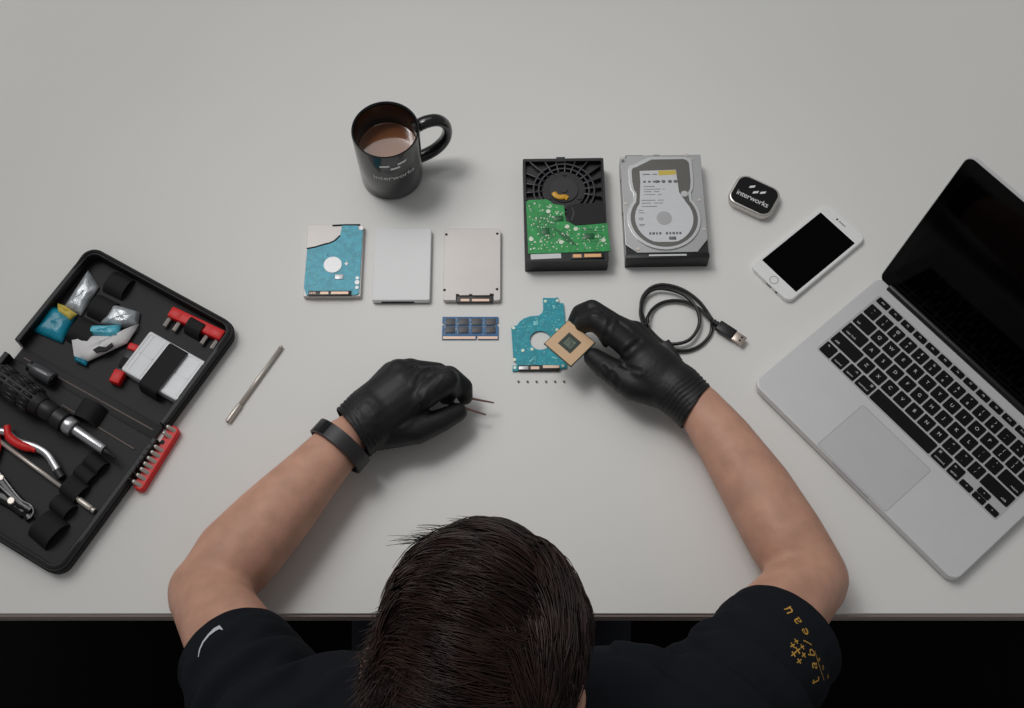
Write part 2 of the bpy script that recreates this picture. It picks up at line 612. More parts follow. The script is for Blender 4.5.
# hinge bar and lid
b = MB()
b.rod((LX0 + 17, LY1 - 3.5, HB + .5), (LX1 - 17, LY1 - 3.5, HB + .5), 5.2, n=24, bev=1)
b.build('hinge', M['hinge'], lap)
LT = math.radians(17.7)
LL = 218.0
Ml = Matrix.Translation((lcx, LY1 - 3.0, HB - 2.5)) @ Matrix.Rotation(math.radians(90) - LT, 4, 'X')
b = MB()
b.plate(rrect(LX1 - LX0, LL, 11, 0, LL / 2), -5.0, 0, bev=.6, Mx=Ml)
lid = b.build('lid', M['alu'], lap)
b = MB()
b.plate(rrect(LX1 - LX0 - 2, LL - 2, 10, 0, LL / 2), -.2, .45, Mx=Ml)
b.build('bezel', M['bezel'], lid)
b = MB()
b.plate(rrect(286, 179, .5, 0, LL / 2 + 4, 1), .3, .6, Mx=Ml)
b.build('screen', M['screen'], lid)
b = MB()
b.cyl((0, LL - 5.5), 1.3, .4, .66, Mx=Ml, n=16)
b.build('webcam', M['hinge'], lid)

# ------------------------------------------------------------------ phone
ph = thing('smartphone', 'white smartphone lying face up with a black screen', 'phone', 307.9, 773.1, 0, math.radians(40.67))
b = MB()
b.plate(rrect(138.1, 67, 9.5, 52, -29.2, 8), 0, 3.6, bev=0)
b.plate(rrect(138.1, 67, 9.5, 52, -29.2, 8), 3.6, 6.9, bev=1.4, segs=3)
b.build('body', M['white_plastic'], ph)
b = MB()
b.plate(rrect(104, 58.5, .4, 52, -29.2, 1), 6.6, 6.98)
b.build('screen', M['screen'], ph)
b = MB()
b.plate(ellipse(5.6, 5.6, -8.6, -29.2, 32), 6.7, 7.0, holes=[ellipse(4.7, 4.7, -8.6, -29.2, 32)])
b.build('home_button', M['grey_mark'], ph)
b = MB()
b.plate(rrect(1.6, 11, .7, 112.2, -29.2, 3), 6.7, 7.0)
b.build('earpiece', M['grey_mark'], ph)
b = MB()
b.cyl((112.2, -20.5), 1.4, 6.7, 7.0, n=16)
b.build('front_camera', M['black_plastic'], ph)
b = MB()
b.rod((-17.4, -42, 3.4), (-16.6, -42, 3.4), 1.8, n=14)
b.build('headphone_socket', M['black_matt'], ph)
b = MB()
b.box((-17.0, -29.2, 3.4), (.6, 8.6, 2.4), .2)
b.build('charging_port', M['steel_dark'], ph)
b = MB()
b.box((94, 4.4, 3.4), (9, .8, 2.2), .2)
b.build('volume_button', M['silver'], ph)

# ------------------------------------------------------------------ small tin
tc_ = at(754.5, 195.5, 12)
TR = math.radians(-29.5)
tin = thing('mint_tin', 'small hinged tin with a black lid and pale lettering', 'tin', tc_.x, tc_.y, 0, TR)
b = MB()
b.plate(rrect(58, 45, 13, 0, 0, 10), 0, 7, bev=0)
b.build('tin_base', M['tin'], tin)
b = MB()
b.plate(rrect(59.4, 46.4, 13.5, 0, 0, 10), 5.5, 12.5, bev=2.4, segs=4)
lidm = b.build('tin_lid', M['tin'], tin)
b = MB()
b.plate(rrect(53.5, 41, 11, 0, 0, 10), 12.2, 12.8, bev=.2)
b.build('lid_badge', M['black_gloss'], lidm)
b = MB()
v, f = text_geo('interworks', 10.6, spacing=.92)
b.raw([(p[0], p[1] - 6, 12.9) for p in v], f)
b.build('lettering', M['print_white'], lidm, auto=0)
b = MB()
for (cx, cy) in ((-7.6, 9.4), (-.4, 4.0), (7.8, 8.0)):
    s_ = 1.6
    b.plate([(cx - 4.3, cy - 1.6 - .2), (cx + 2.7, cy - 1.6 + 1.2), (cx + 4.3, cy + 1.6 + 1.2), (cx - 2.7, cy + 1.6 - .2)], 12.8, 12.92,
            Mx=Matrix.Translation((cx, cy, 0)) @ Matrix.Rotation(math.radians(24), 4, 'Z') @ Matrix.Translation((-cx, -cy, 0)))
b.build('logo', M['print_white'], lidm)

# ------------------------------------------------------------------ mug and coffee
MH = 101.0
mug = thing('coffee_mug', 'black ceramic mug with a round handle and faint lettering', 'mug', -153, 901, 0, 0)
b = MB()
b.lathe([(0, 2), (33, 2), (35, 0), (37.5, 0.6), (39, 3), (40.4, MH * .5), (41.4, MH - 2.5), (41.0, MH - .4), (40.0, MH), (38.9, MH - .6), (38.0, MH - 4),
         (37, MH * .5), (35.5, 9), (33, 6), (0, 5.5)], 72)
body = b.build('body', M['ceramic'], mug, auto=50)
hp = [(36, 0, 86), (50, 0, 91), (65, 0, 88), (75, 0, 75), (77, 0, 57), (72, 0, 40), (61, 0, 28), (48, 0, 22), (36, 0, 20)]
ha = math.radians(20)
hp = [(x * math.cos(ha), x * math.sin(ha), z) for x, y, z in hp]
b = MB()
b.tube(catmull(hp, 6), 8.6, 16, flat=.7)
b.build('handle', M['ceramic'], mug)


def on_mug(v, f, a0, zc, r):
    return [((r + .02 * (p[1] + zc)) * math.cos(a0 + p[0] / 41), (r + .02 * (p[1] + zc)) * math.sin(a0 + p[0] / 41), zc + p[1]) for p in v], f


b = MB()
v, f = text_geo('interworks', 12.5)
b.raw(*on_mug(v, f, math.radians(-76), 55, 39.75))
b.build('lettering', M['print_white'], mug, auto=0)
b = MB()
for (dx, dz) in ((-11, 82), (2, 76), (11, 84)):
    q = [(dx - 6 + 1.5 * i, dz + .4 * (-6 + 1.5 * i) * .3 - 2) for i in range(9)]
    vs = [(x, z, 0) for x, z in q] + [(x, z + 4.2, 0) for x, z in q]
    fs = [(i, i + 1, i + 10, i + 9) for i in range(8)]
    b.raw(*on_mug(vs, fs, math.radians(-76), 0, 39.8))
b.build('logo', M['print_white'], mug, auto=0)
b = MB()
b.lathe([(0, 60), (34, 60), (36.6, 60.3), (37.05, 61.2)], 64)
b.lathe([(0, 58), (36.7, 58), (36.9, 60.5)], 64)
cf = b.build('coffee', M['coffee'])
cf.location = mug.location
tag(cf, 'milky brown coffee inside the black mug', 'coffee', kind='stuff')

# ------------------------------------------------------------------ 3.5 inch drive, board side up
hd = thing('hard_drive', 'black desktop hard drive lying underside up with green circuit board', 'hard drive', 13.5, 907.3, 0, math.radians(.95))
Wd, Ld, Hd = 101.6, 147.0, 26.0
k1 = lambda x, y: ((x - 45) / 4.36, -(y - 75) / 3.83)
hubx, huby = 50.5, -45.5
b = MB()
b.plate(rrect(Wd, Ld, 1.5, Wd / 2, -Ld / 2, 2), 0, 19.0)
b.plate(rrect(Wd, Ld, 1.5, Wd / 2, -Ld / 2, 2), 19, Hd, holes=[rrect(Wd - 6, 80, 1.0, Wd / 2, -44, 2)[::-1]])
# notches in the sides
b.build('casting', M['casting'], hd)
b = MB()
for i in range(22):
    a = 2 * PI * i / 22 + .07
    if -2.85 < ((a + PI) % (2 * PI) - PI) < -.35:
        continue
    p = Vector((hubx + 26 * math.cos(a), huby + 26 * math.sin(a)))
    d = Vector((math.cos(a), math.sin(a)))
    t = 90.0
    for lo, hi, k in ((4, Wd - 4, 0), (-82, -4, 1)):
        if abs(d[k]) > 1e-4:
            for lim in (lo, hi):
                tt = (lim - p[k]) / d[k]
                if tt > 0:
                    t = min(t, tt)
    q = p + d * t
    b.box(((p.x + q.x) / 2, (p.y + q.y) / 2, 22), ((q - p).length, 1.7, 6.6), .3, a)
for r in (31.5, 38.0):
    b.plate(ellipse(r + .9, r + .9, hubx, huby, 48), 18.8, 25.0, holes=[ellipse(r - .9, r - .9, hubx, huby, 48)[::-1]])
b.build('ribs', M['casting_edge'], hd)
b = MB()
b.cyl((hubx, huby), 27.5, 18.8, 24.2, n=56, bev=.8)
hub = b.build('motor_plate', M['casting'], hd)
b = MB()
b.cyl((hubx, huby), 18, 24, 25.6, n=48, bev=.5)
b.cyl((hubx, huby), 5, 25.4, 26.6, n=24, bev=.4)
b.build('motor_hub', M['black_plastic'], hub)
for (dx, dy) in ((2, 23), (19, -12), (-19, -12)):
    b = MB()
    b.cyl((hubx + dx, huby + dy), 2.6, 24, 25.4, n=14)
    b.build('screw', M['steel_dark'], hub)
b = MB()
b.tube(catmull([(*k1(208, 268), 26.6), (*k1(224, 288), 27), (*k1(246, 294), 27), (*k1(266, 292), 27), (*k1(284, 300), 26.4)], 5), 3.4, 10, flat=.35)
b.build('flex_cable', M['flex'], hub)
pcb_poly = [k1(*p) for p in ((58, 318), (72, 308), (165, 305), (185, 312), (205, 332), (262, 340), (268, 425), (300, 440), (322, 452), (490, 440), (500, 590), (62, 598))]
b = MB()
b.plate(pcb_poly, 25.2, 27.0)
pcb = b.build('circuit_board', M['pcb_green'], hd)
rr = random.Random(3)


def inside(p, poly):
    c = False
    n = len(poly)
    for i in range(n):
        (x1, y1), (x2, y2) = poly[i], poly[i - 1]
        if (y1 > p[1]) != (y2 > p[1]) and p[0] < (x2 - x1) * (p[1] - y1) / (y2 - y1) + x1:
            c = not c
    return c


def scatter(poly, n, z, smin, smax, h, avoid=(), seed=1):
    r2 = random.Random(seed)
    xs = [p[0] for p in poly]
    ys = [p[1] for p in poly]
    o = MB()
    k = 0
    while k < n:
        p = (r2.uniform(min(xs), max(xs)), r2.uniform(min(ys), max(ys)))
        m_ = smax + .6
        if all(inside((p[0] + dx, p[1] + dy), poly) for dx in (-m_, m_) for dy in (-m_, m_)) and not any(math.hypot(p[0] - a[0], p[1] - a[1]) < a[2] for a in avoid):
            o.box((p[0], p[1], z + h / 2), (r2.uniform(smin, smax), r2.uniform(smin, smax), h), 0, r2.choice((0, PI / 2, PI / 4)))
        k += 1
    return o


scatter(pcb_poly, 260, 27.0, .7, 2.2, .35, seed=4).build('solder_points', M['solder'], pcb)
b = MB()
for i in range(9):
    x = 17 + i * 2.6
    b.box((x, -99, 27.05), (.8, 40 - 3 * abs(i - 4), .12))
for i in range(7):
    b.box((44 + i * 2.2, -111 - i * 1.2, 27.05), (.8, 26, .12), 0, math.radians(38))
for i in range(6):
    b.box((82, -104 - i * 3.3, 27.05), (26, .8, .12))
b.build('traces', M['trace_green'], pcb)
for (px_, py_) in ((176, 373), (275, 457), (240, 540), (80, 522), (465, 533), (320, 470)):
    x, y = k1(px_, py_)
    b = MB()
    b.cyl((x, y), 2.8, 27.0, 27.8, n=18)
    b.build('solder_pad', M['solder'], pcb)
for (q_, s_, z_) in (((232, 412), (11, 7, 1.2), 27.6), ((160, 480), (9, 9, .8), 27.4), ((390, 510), (12, 8, .8), 27.4)):
    b = MB()
    b.box((*k1(*q_), z_), s_, .2)
    b.build('controller_chip', M['trace_green'], pcb)
b = MB()
blk = [k1(*p) for p in ((272, 395), (276, 345), (330, 330), (478, 325), (482, 440), (320, 448), (300, 436))]
b.plate(blk, 22, 26.6, bev=.3)
b.build('insulator_pad', M['black_matt'], hd)
b = MB()
b.plate([k1(*p) for p in ((296, 420), (310, 380), (300, 352), (306, 350), (318, 381), (303, 424))], 26.5, 26.9)
b.build('pad_edge', M['casting_edge'], hd)
b = MB()
b.plate([k1(*p) for p in ((75, 600), (236, 597), (237, 622), (76, 627))], 25.9, 26.35)
b.build('barcode_label', M['label'], hd)
b = MB()
b.box((*k1(378, 614), 26.6), (40, 7.5, 2.4), .3)
con = b.build('connector', M['black_plastic'], hd)
b = MB()
b.box((*k1(322, 615), 27.9), (10, 4.4, .4))
b.box((*k1(404, 614), 27.9), (20.5, 4.4, .4))
b.build('contacts', M['gold'], con)
b = MB()
b.box((Wd / 2 - 3, -1.0, 22), (11, 7, 7.4), .3)
b.build('green_tab', M['cpu_dark'], hd)
for (x, y) in ((2.2, -59), (99.2, -58), (2.2, -118), (99.3, -112)):
    b = MB()
    b.cyl((x, y), 1.9, 25.8, 26.5, n=14)
    b.build('screw', M['steel_dark'], hd)

# ------------------------------------------------------------------ 3.5 inch drive, label side up
hd2 = thing('hard_drive', 'desktop hard drive lying label up with silver metal cover', 'hard drive', 136.6, 913.2, 0, math.radians(.97))
k2 = lambda x, y: ((x - 52) / 4.26, -(y - 75) / 3.64)
b = MB()
b.plate(rrect(Wd, Ld, 2, Wd / 2, -Ld / 2, 2), 0, 21)
b.plate([(0, -20), (6, -9), (8, 0), (Wd, 0), (Wd, -122), (Wd - 14, -140), (14, -140), (0, -128)], 21, 24.6, bev=.6)
b.build('casting', M['drive_lid'], hd2)
b = MB()
b.plate([(.4, -127), (13, -140), (0.4, -Ld + .4)], 21, 22.5)
b.plate([(Wd - .4, -121), (Wd - 13, -140), (Wd - .4, -Ld + .4)], 21, 22.5)
b.box((Wd / 2, -144.2, 12.6), (Wd + .2, 6.4, 24.2), .4)
b.build('end_frame', M['casting'], hd2)
b = MB()
b.box((Wd / 2, -143.8, 24.7), (46, 2.2, .3))
b.build('part_label', M['label'], hd2)
cyc, crr = -93.0, 42.0


def lid_outline(off):
    pts = []
    hw_t = 38.5 + off
    ccx = 49.5
    # right top corner -> left top corner -> neck -> bulb
    top = -5.5 + off
    for i in range(7):
        a = math.radians(90 * i / 6)
        pts.append((ccx + hw_t - 8 + 8 * math.cos(a), top - 8 + 8 * math.sin(a)))
    pts.append((ccx - hw_t + 26, top))
    for i in range(5):
        a = math.radians(90 + 90 * i / 4)
        pts.append((ccx - hw_t + 6 + 6 * math.cos(a), top - 17 + 6 * math.sin(a)))
    pts += [(ccx - hw_t, -40), (ccx - hw_t + 1.5, -51), (ccx - hw_t + 4.5, -57)]
    a0, a1 = math.radians(143), math.radians(397)
    r = crr + off
    for i in range(37):
        a = a0 + (a1 - a0) * i / 36
        pts.append((ccx + (r + 1.5) * math.cos(a), cyc + r * math.sin(a)))
    pts += [(ccx + hw_t - 4.5, -57), (ccx + hw_t - 1.5, -51), (ccx + hw_t, -40)]
    return pts


b = MB()
b.plate(lid_outline(2.2), 24.2, 26.2, bev=.7)
cover = b.build('cover', M['drive_ring'], hd2)
b = MB()
b.plate(lid_outline(-2.0), 25.6, 26.5, bev=.2)
b.build('recess', M['drive_recess'], cover)
lp = [k2(*p) for p in ((150, 164), (344, 160), (352, 280), (372, 302), (402, 330))]
lp += [(49.5 + 35.5 * math.cos(a), cyc + 35.5 * math.sin(a)) for a in [math.radians(32 - i * 244 / 30) for i in range(31)] if cyc + 35.5 * math.sin(a) > -129][0:0]
arc = []
for i in range(26):
    a = math.radians(36 - i * 252 / 25)
    x, y = 49.5 + 36 * math.cos(a), cyc + 36 * math.sin(a)
    arc.append((x, max(y, -126.5)))
lp = [k2(*p) for p in ((150, 164), (344, 160), (352, 280))] + arc + [k2(150, 225)]
b = MB()
b.plate(lp, 26.4, 26.75)
lab = b.build('paper_label', M['label'], hd2)
b = MB()
b.plate([k2(*p) for p in ((250, 164), (342, 162), (343, 186), (250, 189))], 26.7, 26.85)
b.build('yellow_stripe', M['yellow'], lab)
b = MB()
for j, (y0, ws, h) in enumerate(((183, (40, 25), 1.2), (222, (14, 14, 14, 12), 2.6), (248, (60,), .8), (262, (90, 10), .7), (275, (40, 30), .8), (290, (60, 20), .7), (320, (75, 30), .8), (335, (50, 50), .8), (352, (80,), .8), (372, (24,), .8), (385, (30,), .8), (412, (24,), .8), (420, (22,), .8), (445, (30,), .8), (452, (22,), .8))):
    x = 165 if y0 < 300 else (150 if y0 < 370 else 130)
    for w_ in ws:
        a, c = k2(x, y0), k2(x + w_, y0)
        b.box(((a[0] + c[0]) / 2, a[1], 26.8), (c[0] - a[0], h, .12))
        x += w_ + 12
for i, w_ in enumerate((2.4, 3.2, 2.0, 2.8, 0, 3.0, 2.2, 3.0, 2.4, 2.8)):
    if w_:
        b.box((31 + i * 4.1, -114.5, 26.8), (w_, 3.2, .12))
        b.box((31 + i * 4.1 + .3, -114.2, 26.84), (w_ * .4, 1.3, .1))
for cx_ in (44, 52, 60, 67):
    b.plate(ellipse(2.6, 2.2, cx_, k2(0, 222)[1], 14), 26.74, 26.88)
b.box((58, -121.5, 26.8), (8.6, 4.4, .15))
b.build('label_print', M['label_line'], lab, auto=0)
b = MB()
b.cyl((49.5, cyc), 9.4, 26.6, 27.1, n=40)
b.build('spindle_cap', M['drive_lid'], hd2)
for (px_, py_, r) in ((380, 288, 4.4), (410, 78, 2.2), (436, 98, 1.8), (116, 565, 2.2), (64, 90, 2.0), (66, 330, 2), (458, 318, 2.2), (470, 470, 2)):
    x, y = k2(px_, py_)
    x = min(x, Wd - 2.2)
    b = MB()
    b.cyl((x, y), r, 24.4, 26.9 if r > 4 else 25.2, n=18, bev=.2)
    b.cyl((x, y), r * .45, 24.4, 27.1 if r > 4 else 25.4, n=6)
    b.build('screw', M['drive_ring'] if r > 4 else M['steel'], hd2)
b = MB()
b.box((46, -.2, 22), (8, 1.6, 5), .3)
b.box((18, -.3, 22.5), (22, 1.6, 3.6), .3)
b.build('edge_clip', M['black_matt'], hd2)
for y in (-30, -78, -118):
    for sx in (0, 1):
        b = MB()
        b.rod((-.2 if sx == 0 else Wd + .2, y, 12), (1 if sx == 0 else Wd - 1, y, 12), 2.2, n=14)
        b.build('mounting_hole', M['black_matt'], hd2)

# ------------------------------------------------------------------ laptop drives and boards
W2, L2 = 69.85, 100.0
# teal 2.5 inch drive
q = at(308.5, 226, 8)
d25 = thing('laptop_hard_drive', 'small laptop hard drive showing a teal circuit board and silver disc', 'hard drive', q.x - 1, q.y + 2, 0, math.radians(.3))
k3 = lambda x, y: ((x - 66) / 5.97, -(y - 84) / 5.34)
b = MB()
b.plate(rrect(W2, L2, 2, W2 / 2, -L2 / 2, 3), 0, 7.6, bev=.5)
b.build('casing', M['ssd_grey'], d25)
b = MB()
pp = [k3(*p) for p in ((75, 268), (130, 258), (190, 240), (240, 228), (275, 210), (312, 172), (322, 96), (440, 96), (446, 128), (478, 130), (472, 600), (452, 612), (92, 612), (70, 560))]
b.plate(pp, 7.2, 9.2)
pcb25 = b.build('circuit_board', M['teal_light'], d25)
b = MB()
b.tube([(*k3(*p), 9) for p in ((72, 270), (130, 259), (190, 240), (240, 228), (275, 210), (312, 172))], 1.1, 8)
b.tube([(*k3(*p), 8) for p in ((250, 92), (340, 88), (455, 88))], 1.1, 8)
b.build('gasket', M['black_matt'], d25)
b = MB()
b.cyl(k3(270, 392), 11.2, 9.0, 9.9, n=40, bev=.2)
b.build('motor_disc', M['silver'], d25)
b = MB()
b.box((*k3(322, 482), 9.6), (10, 6.4, .9), .2)
b.box((*k3(372, 384), 9.5), (4, 4, .7), .2, PI / 4)
b.build('chips', M['silver'], pcb25)
for p in ((466, 116), (455, 522), (455, 490), (455, 560)):
    b = MB()
    b.cyl(k3(*p), 3.0 if p[1] in (116, 522) else 2.2, 8.9, 9.6, n=18)
    b.build('screw', M['silver'], d25)
scatter(pp, 170, 9.2, .6, 1.9, .3, avoid=[(*k3(270, 392), 13)], seed=8).build('solder_points', M['teal_speck'], pcb25)
b = MB()
b.box((*k3(262, 602), 8.8), (52, 6.2, 3.4), .3)
c25 = b.build('connector', M['black_plastic'], d25)
b = MB()
b.box((*k3(222, 602), 10.6), (10, 3.4, .4))
b.box((*k3(333, 602), 10.6), (21, 3.4, .4))
for i in range(4):
    b.box((k3(118 + i * 12, 602)[0], k3(118, 602)[1], 10.6), (1, 3, .4))
b.build('contacts', M['pink_contact'], c25)

# plain white drive shell
wd = thing('drive_shell', 'plain pale drive case without markings beside the teal laptop drive', 'drive case', -170.1, 816.6, 0, math.radians(.24))
b = MB()
b.plate(rrect(W2, L2, 2.5, W2 / 2, -L2 / 2, 4), 0, 4.0)
b.build('bottom_shell', M['shell_edge'], wd)
b = MB()
b.plate(rrect(W2 + .4, L2 + .4, 2.7, W2 / 2, -L2 / 2, 4), 1.6, 9.0, bev=1.1, segs=3)
b.build('top_shell', M['ssd_white'], wd)
b = MB()
b.box((W2 / 2 - 4, -L2 - .1, 4), (40, 1.2, 3), .2)
b.build('port_slot', M['black_matt'], wd)

# grey solid state drive
sd = thing('solid_state_drive', 'grey metal solid state drive with corner screws and exposed connector', 'solid state drive', -84, 817.2, 0, math.radians(.07))
k4 = lambda x, y: ((x - 73) / 4.0, -(y - 95) / 3.64)
notch = [k4(*p) for p in ((137, 452), (137, 428), (152, 428), (152, 434), (200, 434), (202, 428), (214, 428), (216, 434), (300, 434), (302, 426), (320, 426), (320, 452))]
b = MB()
rr_ = rrect(W2, L2, 3, W2 / 2, -L2 / 2, 4)
out = []
for p in rr_:
    out.append(p)
n0 = [(k4(137, 0)[0], -L2), *[(x, y) for x, y in notch[1:-1]], (k4(320, 0)[0], -L2)]
idx = max(i for i, p in enumerate(rr_) if p[1] < -L2 + .01 and p[0] < W2 / 2)
out = rr_[:idx + 1] + n0 + rr_[idx + 1:]
b.plate(out, 1.5, 7.6, bev=.5)
b.plate(rrect(W2 - .6, L2 - .6, 3, W2 / 2, -L2 / 2, 4), 0, 1.6)
b.build('case', M['ssd_grey'], sd)
for p in ((83, 126), (336, 122), (80, 408), (336, 404)):
    b = MB()
    b.cyl(k4(*p), 1.7, 7.3, 7.75, n=16)
    b.build('screw', M['black_matt'], sd)
b = MB()
b.box((*k4(228, 448), 3.4), (44, 8.2, 4.4), .3)
cs = b.build('connector', M['shell_edge'], sd)
b = MB()
b.box((*k4(180, 455), 5.8), (10.5, 3.2, .5))
b.box((*k4(256, 455), 5.8), (21, 3.2, .5))
b.build('contacts', M['pink_contact'], cs)

# memory module
dm = thing('memory_module', 'blue laptop memory module with grey chips in two rows', 'memory module', -84.1, 697.6, 0, 0)
b = MB()
dl, dw = 67.6, 30.0
b.plate([(0, 0), (dl, 0), (dl, -8), (dl - 2, -9), (dl - 2, -11), (dl, -12), (dl, -dw), (43, -dw), (42.6, -dw + 3.6), (41.4, -dw + 3.6), (41, -dw), (0, -dw),
         (0, -12), (2, -11), (2, -9), (0, -8)], .9, 2.1)
b.box((20, -8, .5), (12, 9, .9), .1)
b.box((50, -8, .5), (12, 9, .9), .1)
b.build('board', M['dimm'], dm)
for j, y in enumerate((-7.0, -17.5)):
    for i in range(4):
        b = MB()
        b.box(((9.5, 25.5, 41.5, 58.5)[i], y, 2.7), (11.2, 8.6, 1.2), .2)
        b.build('chip', M['chip'], dm)
b = MB()
b.box((20.6, -27.9, 2.15), (39, 3.4, .2))
b.box((54.6, -27.9, 2.15), (24, 3.4, .2))
b.build('contacts', M['pink_contact'], dm)
b = MB()
r3 = random.Random(12)
for i in range(70):
    x, y = r3.choice((33.5, 17.5, 50, 2.5, 65)) + r3.uniform(-1.4, 1.4), r3.uniform(-24, -2)
    b.box((min(max(x, 3.2), 64.4), y, 2.2), (.8, 1.1, .3))
b.build('capacitors', M['print_grey'], dm)

# loose teal circuit board
q = at(511.5, 371, 2)
tb = thing('circuit_board', 'loose teal drive circuit board with a round hole below the green drive', 'circuit board', q.x, q.y, 0, 0)


def k5(x, y):
    p = at(505 + x / 6.74, 285 + y / 6.74, 2)
    return (p.x - tb.location.x * 1000, p.y - tb.location.y * 1000)


tp = [k5(*p) for p in ((255, 92), (262, 88), (275, 90), (340, 90), (346, 86), (360, 88), (362, 124), (394, 124), (402, 215), (405, 330), (408, 430), (416, 560), (380, 565), (78, 580),
                       (50, 582), (52, 545), (78, 545), (76, 520), (66, 516), (68, 494), (55, 486), (48, 380), (42, 290), (60, 278), (80, 275), (100, 248), (130, 226), (170, 213), (228, 208), (250, 190), (258, 165))]
ec = k5(238, 374)
b = MB()
b.plate(tp, 1.4, 3.0, holes=[ellipse(12.6, 12.6, ec[0], ec[1], 36)[::-1]])
tbo = b.build('board', M['teal'], tb)
scatter(tp, 210, 3.0, .6, 1.8, .3, avoid=[(ec[0], ec[1], 14.6)], seed=5).build('solder_points', M['teal_speck'], tbo)
b = MB()
for p in ((272, 112), (352, 108), (58, 292), (66, 560), (64, 505), (182, 436), (120, 444), (350, 305), (390, 548)):
    b.cyl(k5(*p), 1.9, 2.9, 3.4, n=16)
b.build('screw_pads', M['solder'], tbo)
b = MB()
b.box((*k5(208, 262), 3.4), (6, 6, .7), .2)
b.box((*k5(180, 510), 3.3), (7, 2, .6), .2, math.radians(40))
b.box((*k5(335, 495), 3.3), (7, 2, .6), .2, math.radians(-20))
b.box((*k5(330, 150), 3.2), (3, 5, .5), .2, math.radians(20))
b.build('components', M['teal_speck'], tbo)
p0, p1 = k5(230, 565), k5(230, 590)
b = MB()
b.box((k5(228, 563)[0], k5(228, 563)[1], 2.6), (49, 6.4, 5), .3)
tcn = b.build('connector', M['black_plastic'], tb)
b = MB()
b.box((*k5(202, 566), 5.2), (10, 3.6, .5))
b.box((*k5(310, 558), 5.2), (19.5, 3.6, .5))
b.build('contacts', M['pink_contact'], tcn)
b = MB()
b.box((*k5(125, 566), 5.0), (11, 4.2, 1), .2)
b.build('contact_block', M['silver'], tcn)

# six screws
names6 = ['first', 'second', 'third', 'fourth', 'fifth', 'sixth']
b = MB()
b.cyl((0, 0), 1.3, 1.0, 1.9, n=14, bev=.2)
b.cyl((0, 0), .8, 0, 1.1, n=10)
b.cyl((0, 0), .6, 1.9, 2.1, n=4)
b_scr = None
for i, x in enumerate((518.4, 527.5, 536.5, 546, 555, 564)):
    p = at(x, 381.6, 1)
    lab_ = 'tiny steel screw below the teal board, %s in the row of six from the left' % names6[i]
    if i == 0:
        b_scr = b.build('machine_screw', M['screw_grey'])
        tag(b_scr, lab_, 'screw', 'tiny screws in a row')
        b_scr.location = (p.x / 1000, p.y / 1000, TZ)
    else:
        dup(b_scr, (p.x, p.y, 0), .3 * i, lab_, 'tiny screws in a row')

# loose double ended screwdriver blade
c_, l_, a_ = seg((227.5, 422), (282, 346), 3)
rod = thing('steel_shaft', 'thin steel screwdriver blade lying alone on the white desk', 'screwdriver blade', c_.x, c_.y, 0, a_)
b = MB()
b.rod((-l_ / 2 + 24, 0, 3.2), (l_ / 2 - 3, 0, 3.2), 2.5, n=6)
b.rod((l_ / 2 - 3.2, 0, 3.2), (l_ / 2, 0, 3.2), 2.6, 1.8, n=6)
b.build('shaft', M['steel'], rod)
b = MB()
b.rod((-l_ / 2, 0, 3.4), (-l_ / 2 + 25, 0, 3.4), 3.4, n=20, bev=.5)
b.rod((-l_ / 2 + 9, 0, 3.4), (-l_ / 2 + 10.5, 0, 3.4), 3.6, n=20)
b.build('socket_end', M['steel'], rod)
b = MB()
b.rod((-l_ / 2 - .2, 0, 3.4), (-l_ / 2 + .3, 0, 3.4), 2.2, n=6)
b.build('socket_hole', M['black_matt'], rod)

# ------------------------------------------------------------------ usb cable
usb = thing('usb_cable', 'coiled black cable with a silver plug beside the gloved hand', 'cable', 175, 735, 0, 0)


def k6(x, y, z):
    p = at(640 + x / 7.864, 280 + y / 7.864, z)
    return (p.x - 175, p.y - 735, z)


cp = [k6(*p) for p in ((600, 345, 7), (565, 308, 6), (520, 240, 5), (460, 165, 5), (370, 95, 4), (270, 52, 3), (160, 38, 3), (75, 70, 3), (20, 140, 3), (8, 225, 3), (28, 300, 3), (70, 380, 3),
                       (140, 455, 3), (200, 495, 4), (290, 502, 7), (380, 475, 8), (440, 410, 8), (468, 330, 8), (455, 245, 9), (415, 180, 9), (350, 120, 8), (250, 80, 7), (150, 68, 7), (80, 88, 7), (35, 130, 7), (12, 190, 7),
                       (5, 270, 7), (30, 350, 7), (60, 330, 9), (60, 295, 9), (95, 235, 5), (160, 185, 4), (250, 163, 4), (345, 170, 5), (420, 200, 6), (500, 255, 7), (555, 310, 9), (565, 370, 5), (545, 440, 3), (480, 510, 3), (390, 552, 3), (290, 555, 4), (235, 530, 5), (215, 515, 6))]
b = MB()
b.tube(catmull(cp, 7), 2.15, 10)
b.build('cord', M['cable'], usb)
pa, pb = Vector(k6(600, 345, 7)), Vector(k6(740, 440, 6))
dv = (pb - pa)
ang = math.atan2(dv.y, dv.x)
Mu = Matrix.Translation(pa) @ Matrix.Rotation(ang, 4, 'Z')
ln = dv.length
b = MB()
b.rod((-6, 0, 0), (6, 0, 0), 3.2, 3.6, n=14)
for i in range(3):
    b.rod((-4 + 4 * i, 0, 0), (-2.4 + 4 * i, 0, 0), 4.2, n=14)
b.bm.transform(Mu)
b.build('strain_relief', M['cable'], usb)
b = MB()
b.box((ln * .55, 0, 0), (ln * .9, 13.5, 7.5), 1.6)
b.bm.transform(Mu)
plug = b.build('plug', M['black_plastic'], usb)
b = MB()
b.box((ln + 6.5, 0, 0), (15, 12, 4.6), .4)
b.bm.transform(Mu)
b.build('plug_shell', M['usb_metal'], plug)
b = MB()
b.box((ln + 9, 2.4, 2.3), (2.4, 2.4, .2))
b.box((ln + 9, -2.4, 2.3), (2.4, 2.4, .2))
b.bm.transform(Mu)
b.build('plug_windows', M['black_matt'], plug)
pa, pb = Vector(k6(190, 490, 6)), Vector(k6(300, 660, 6))
dv = pb - pa
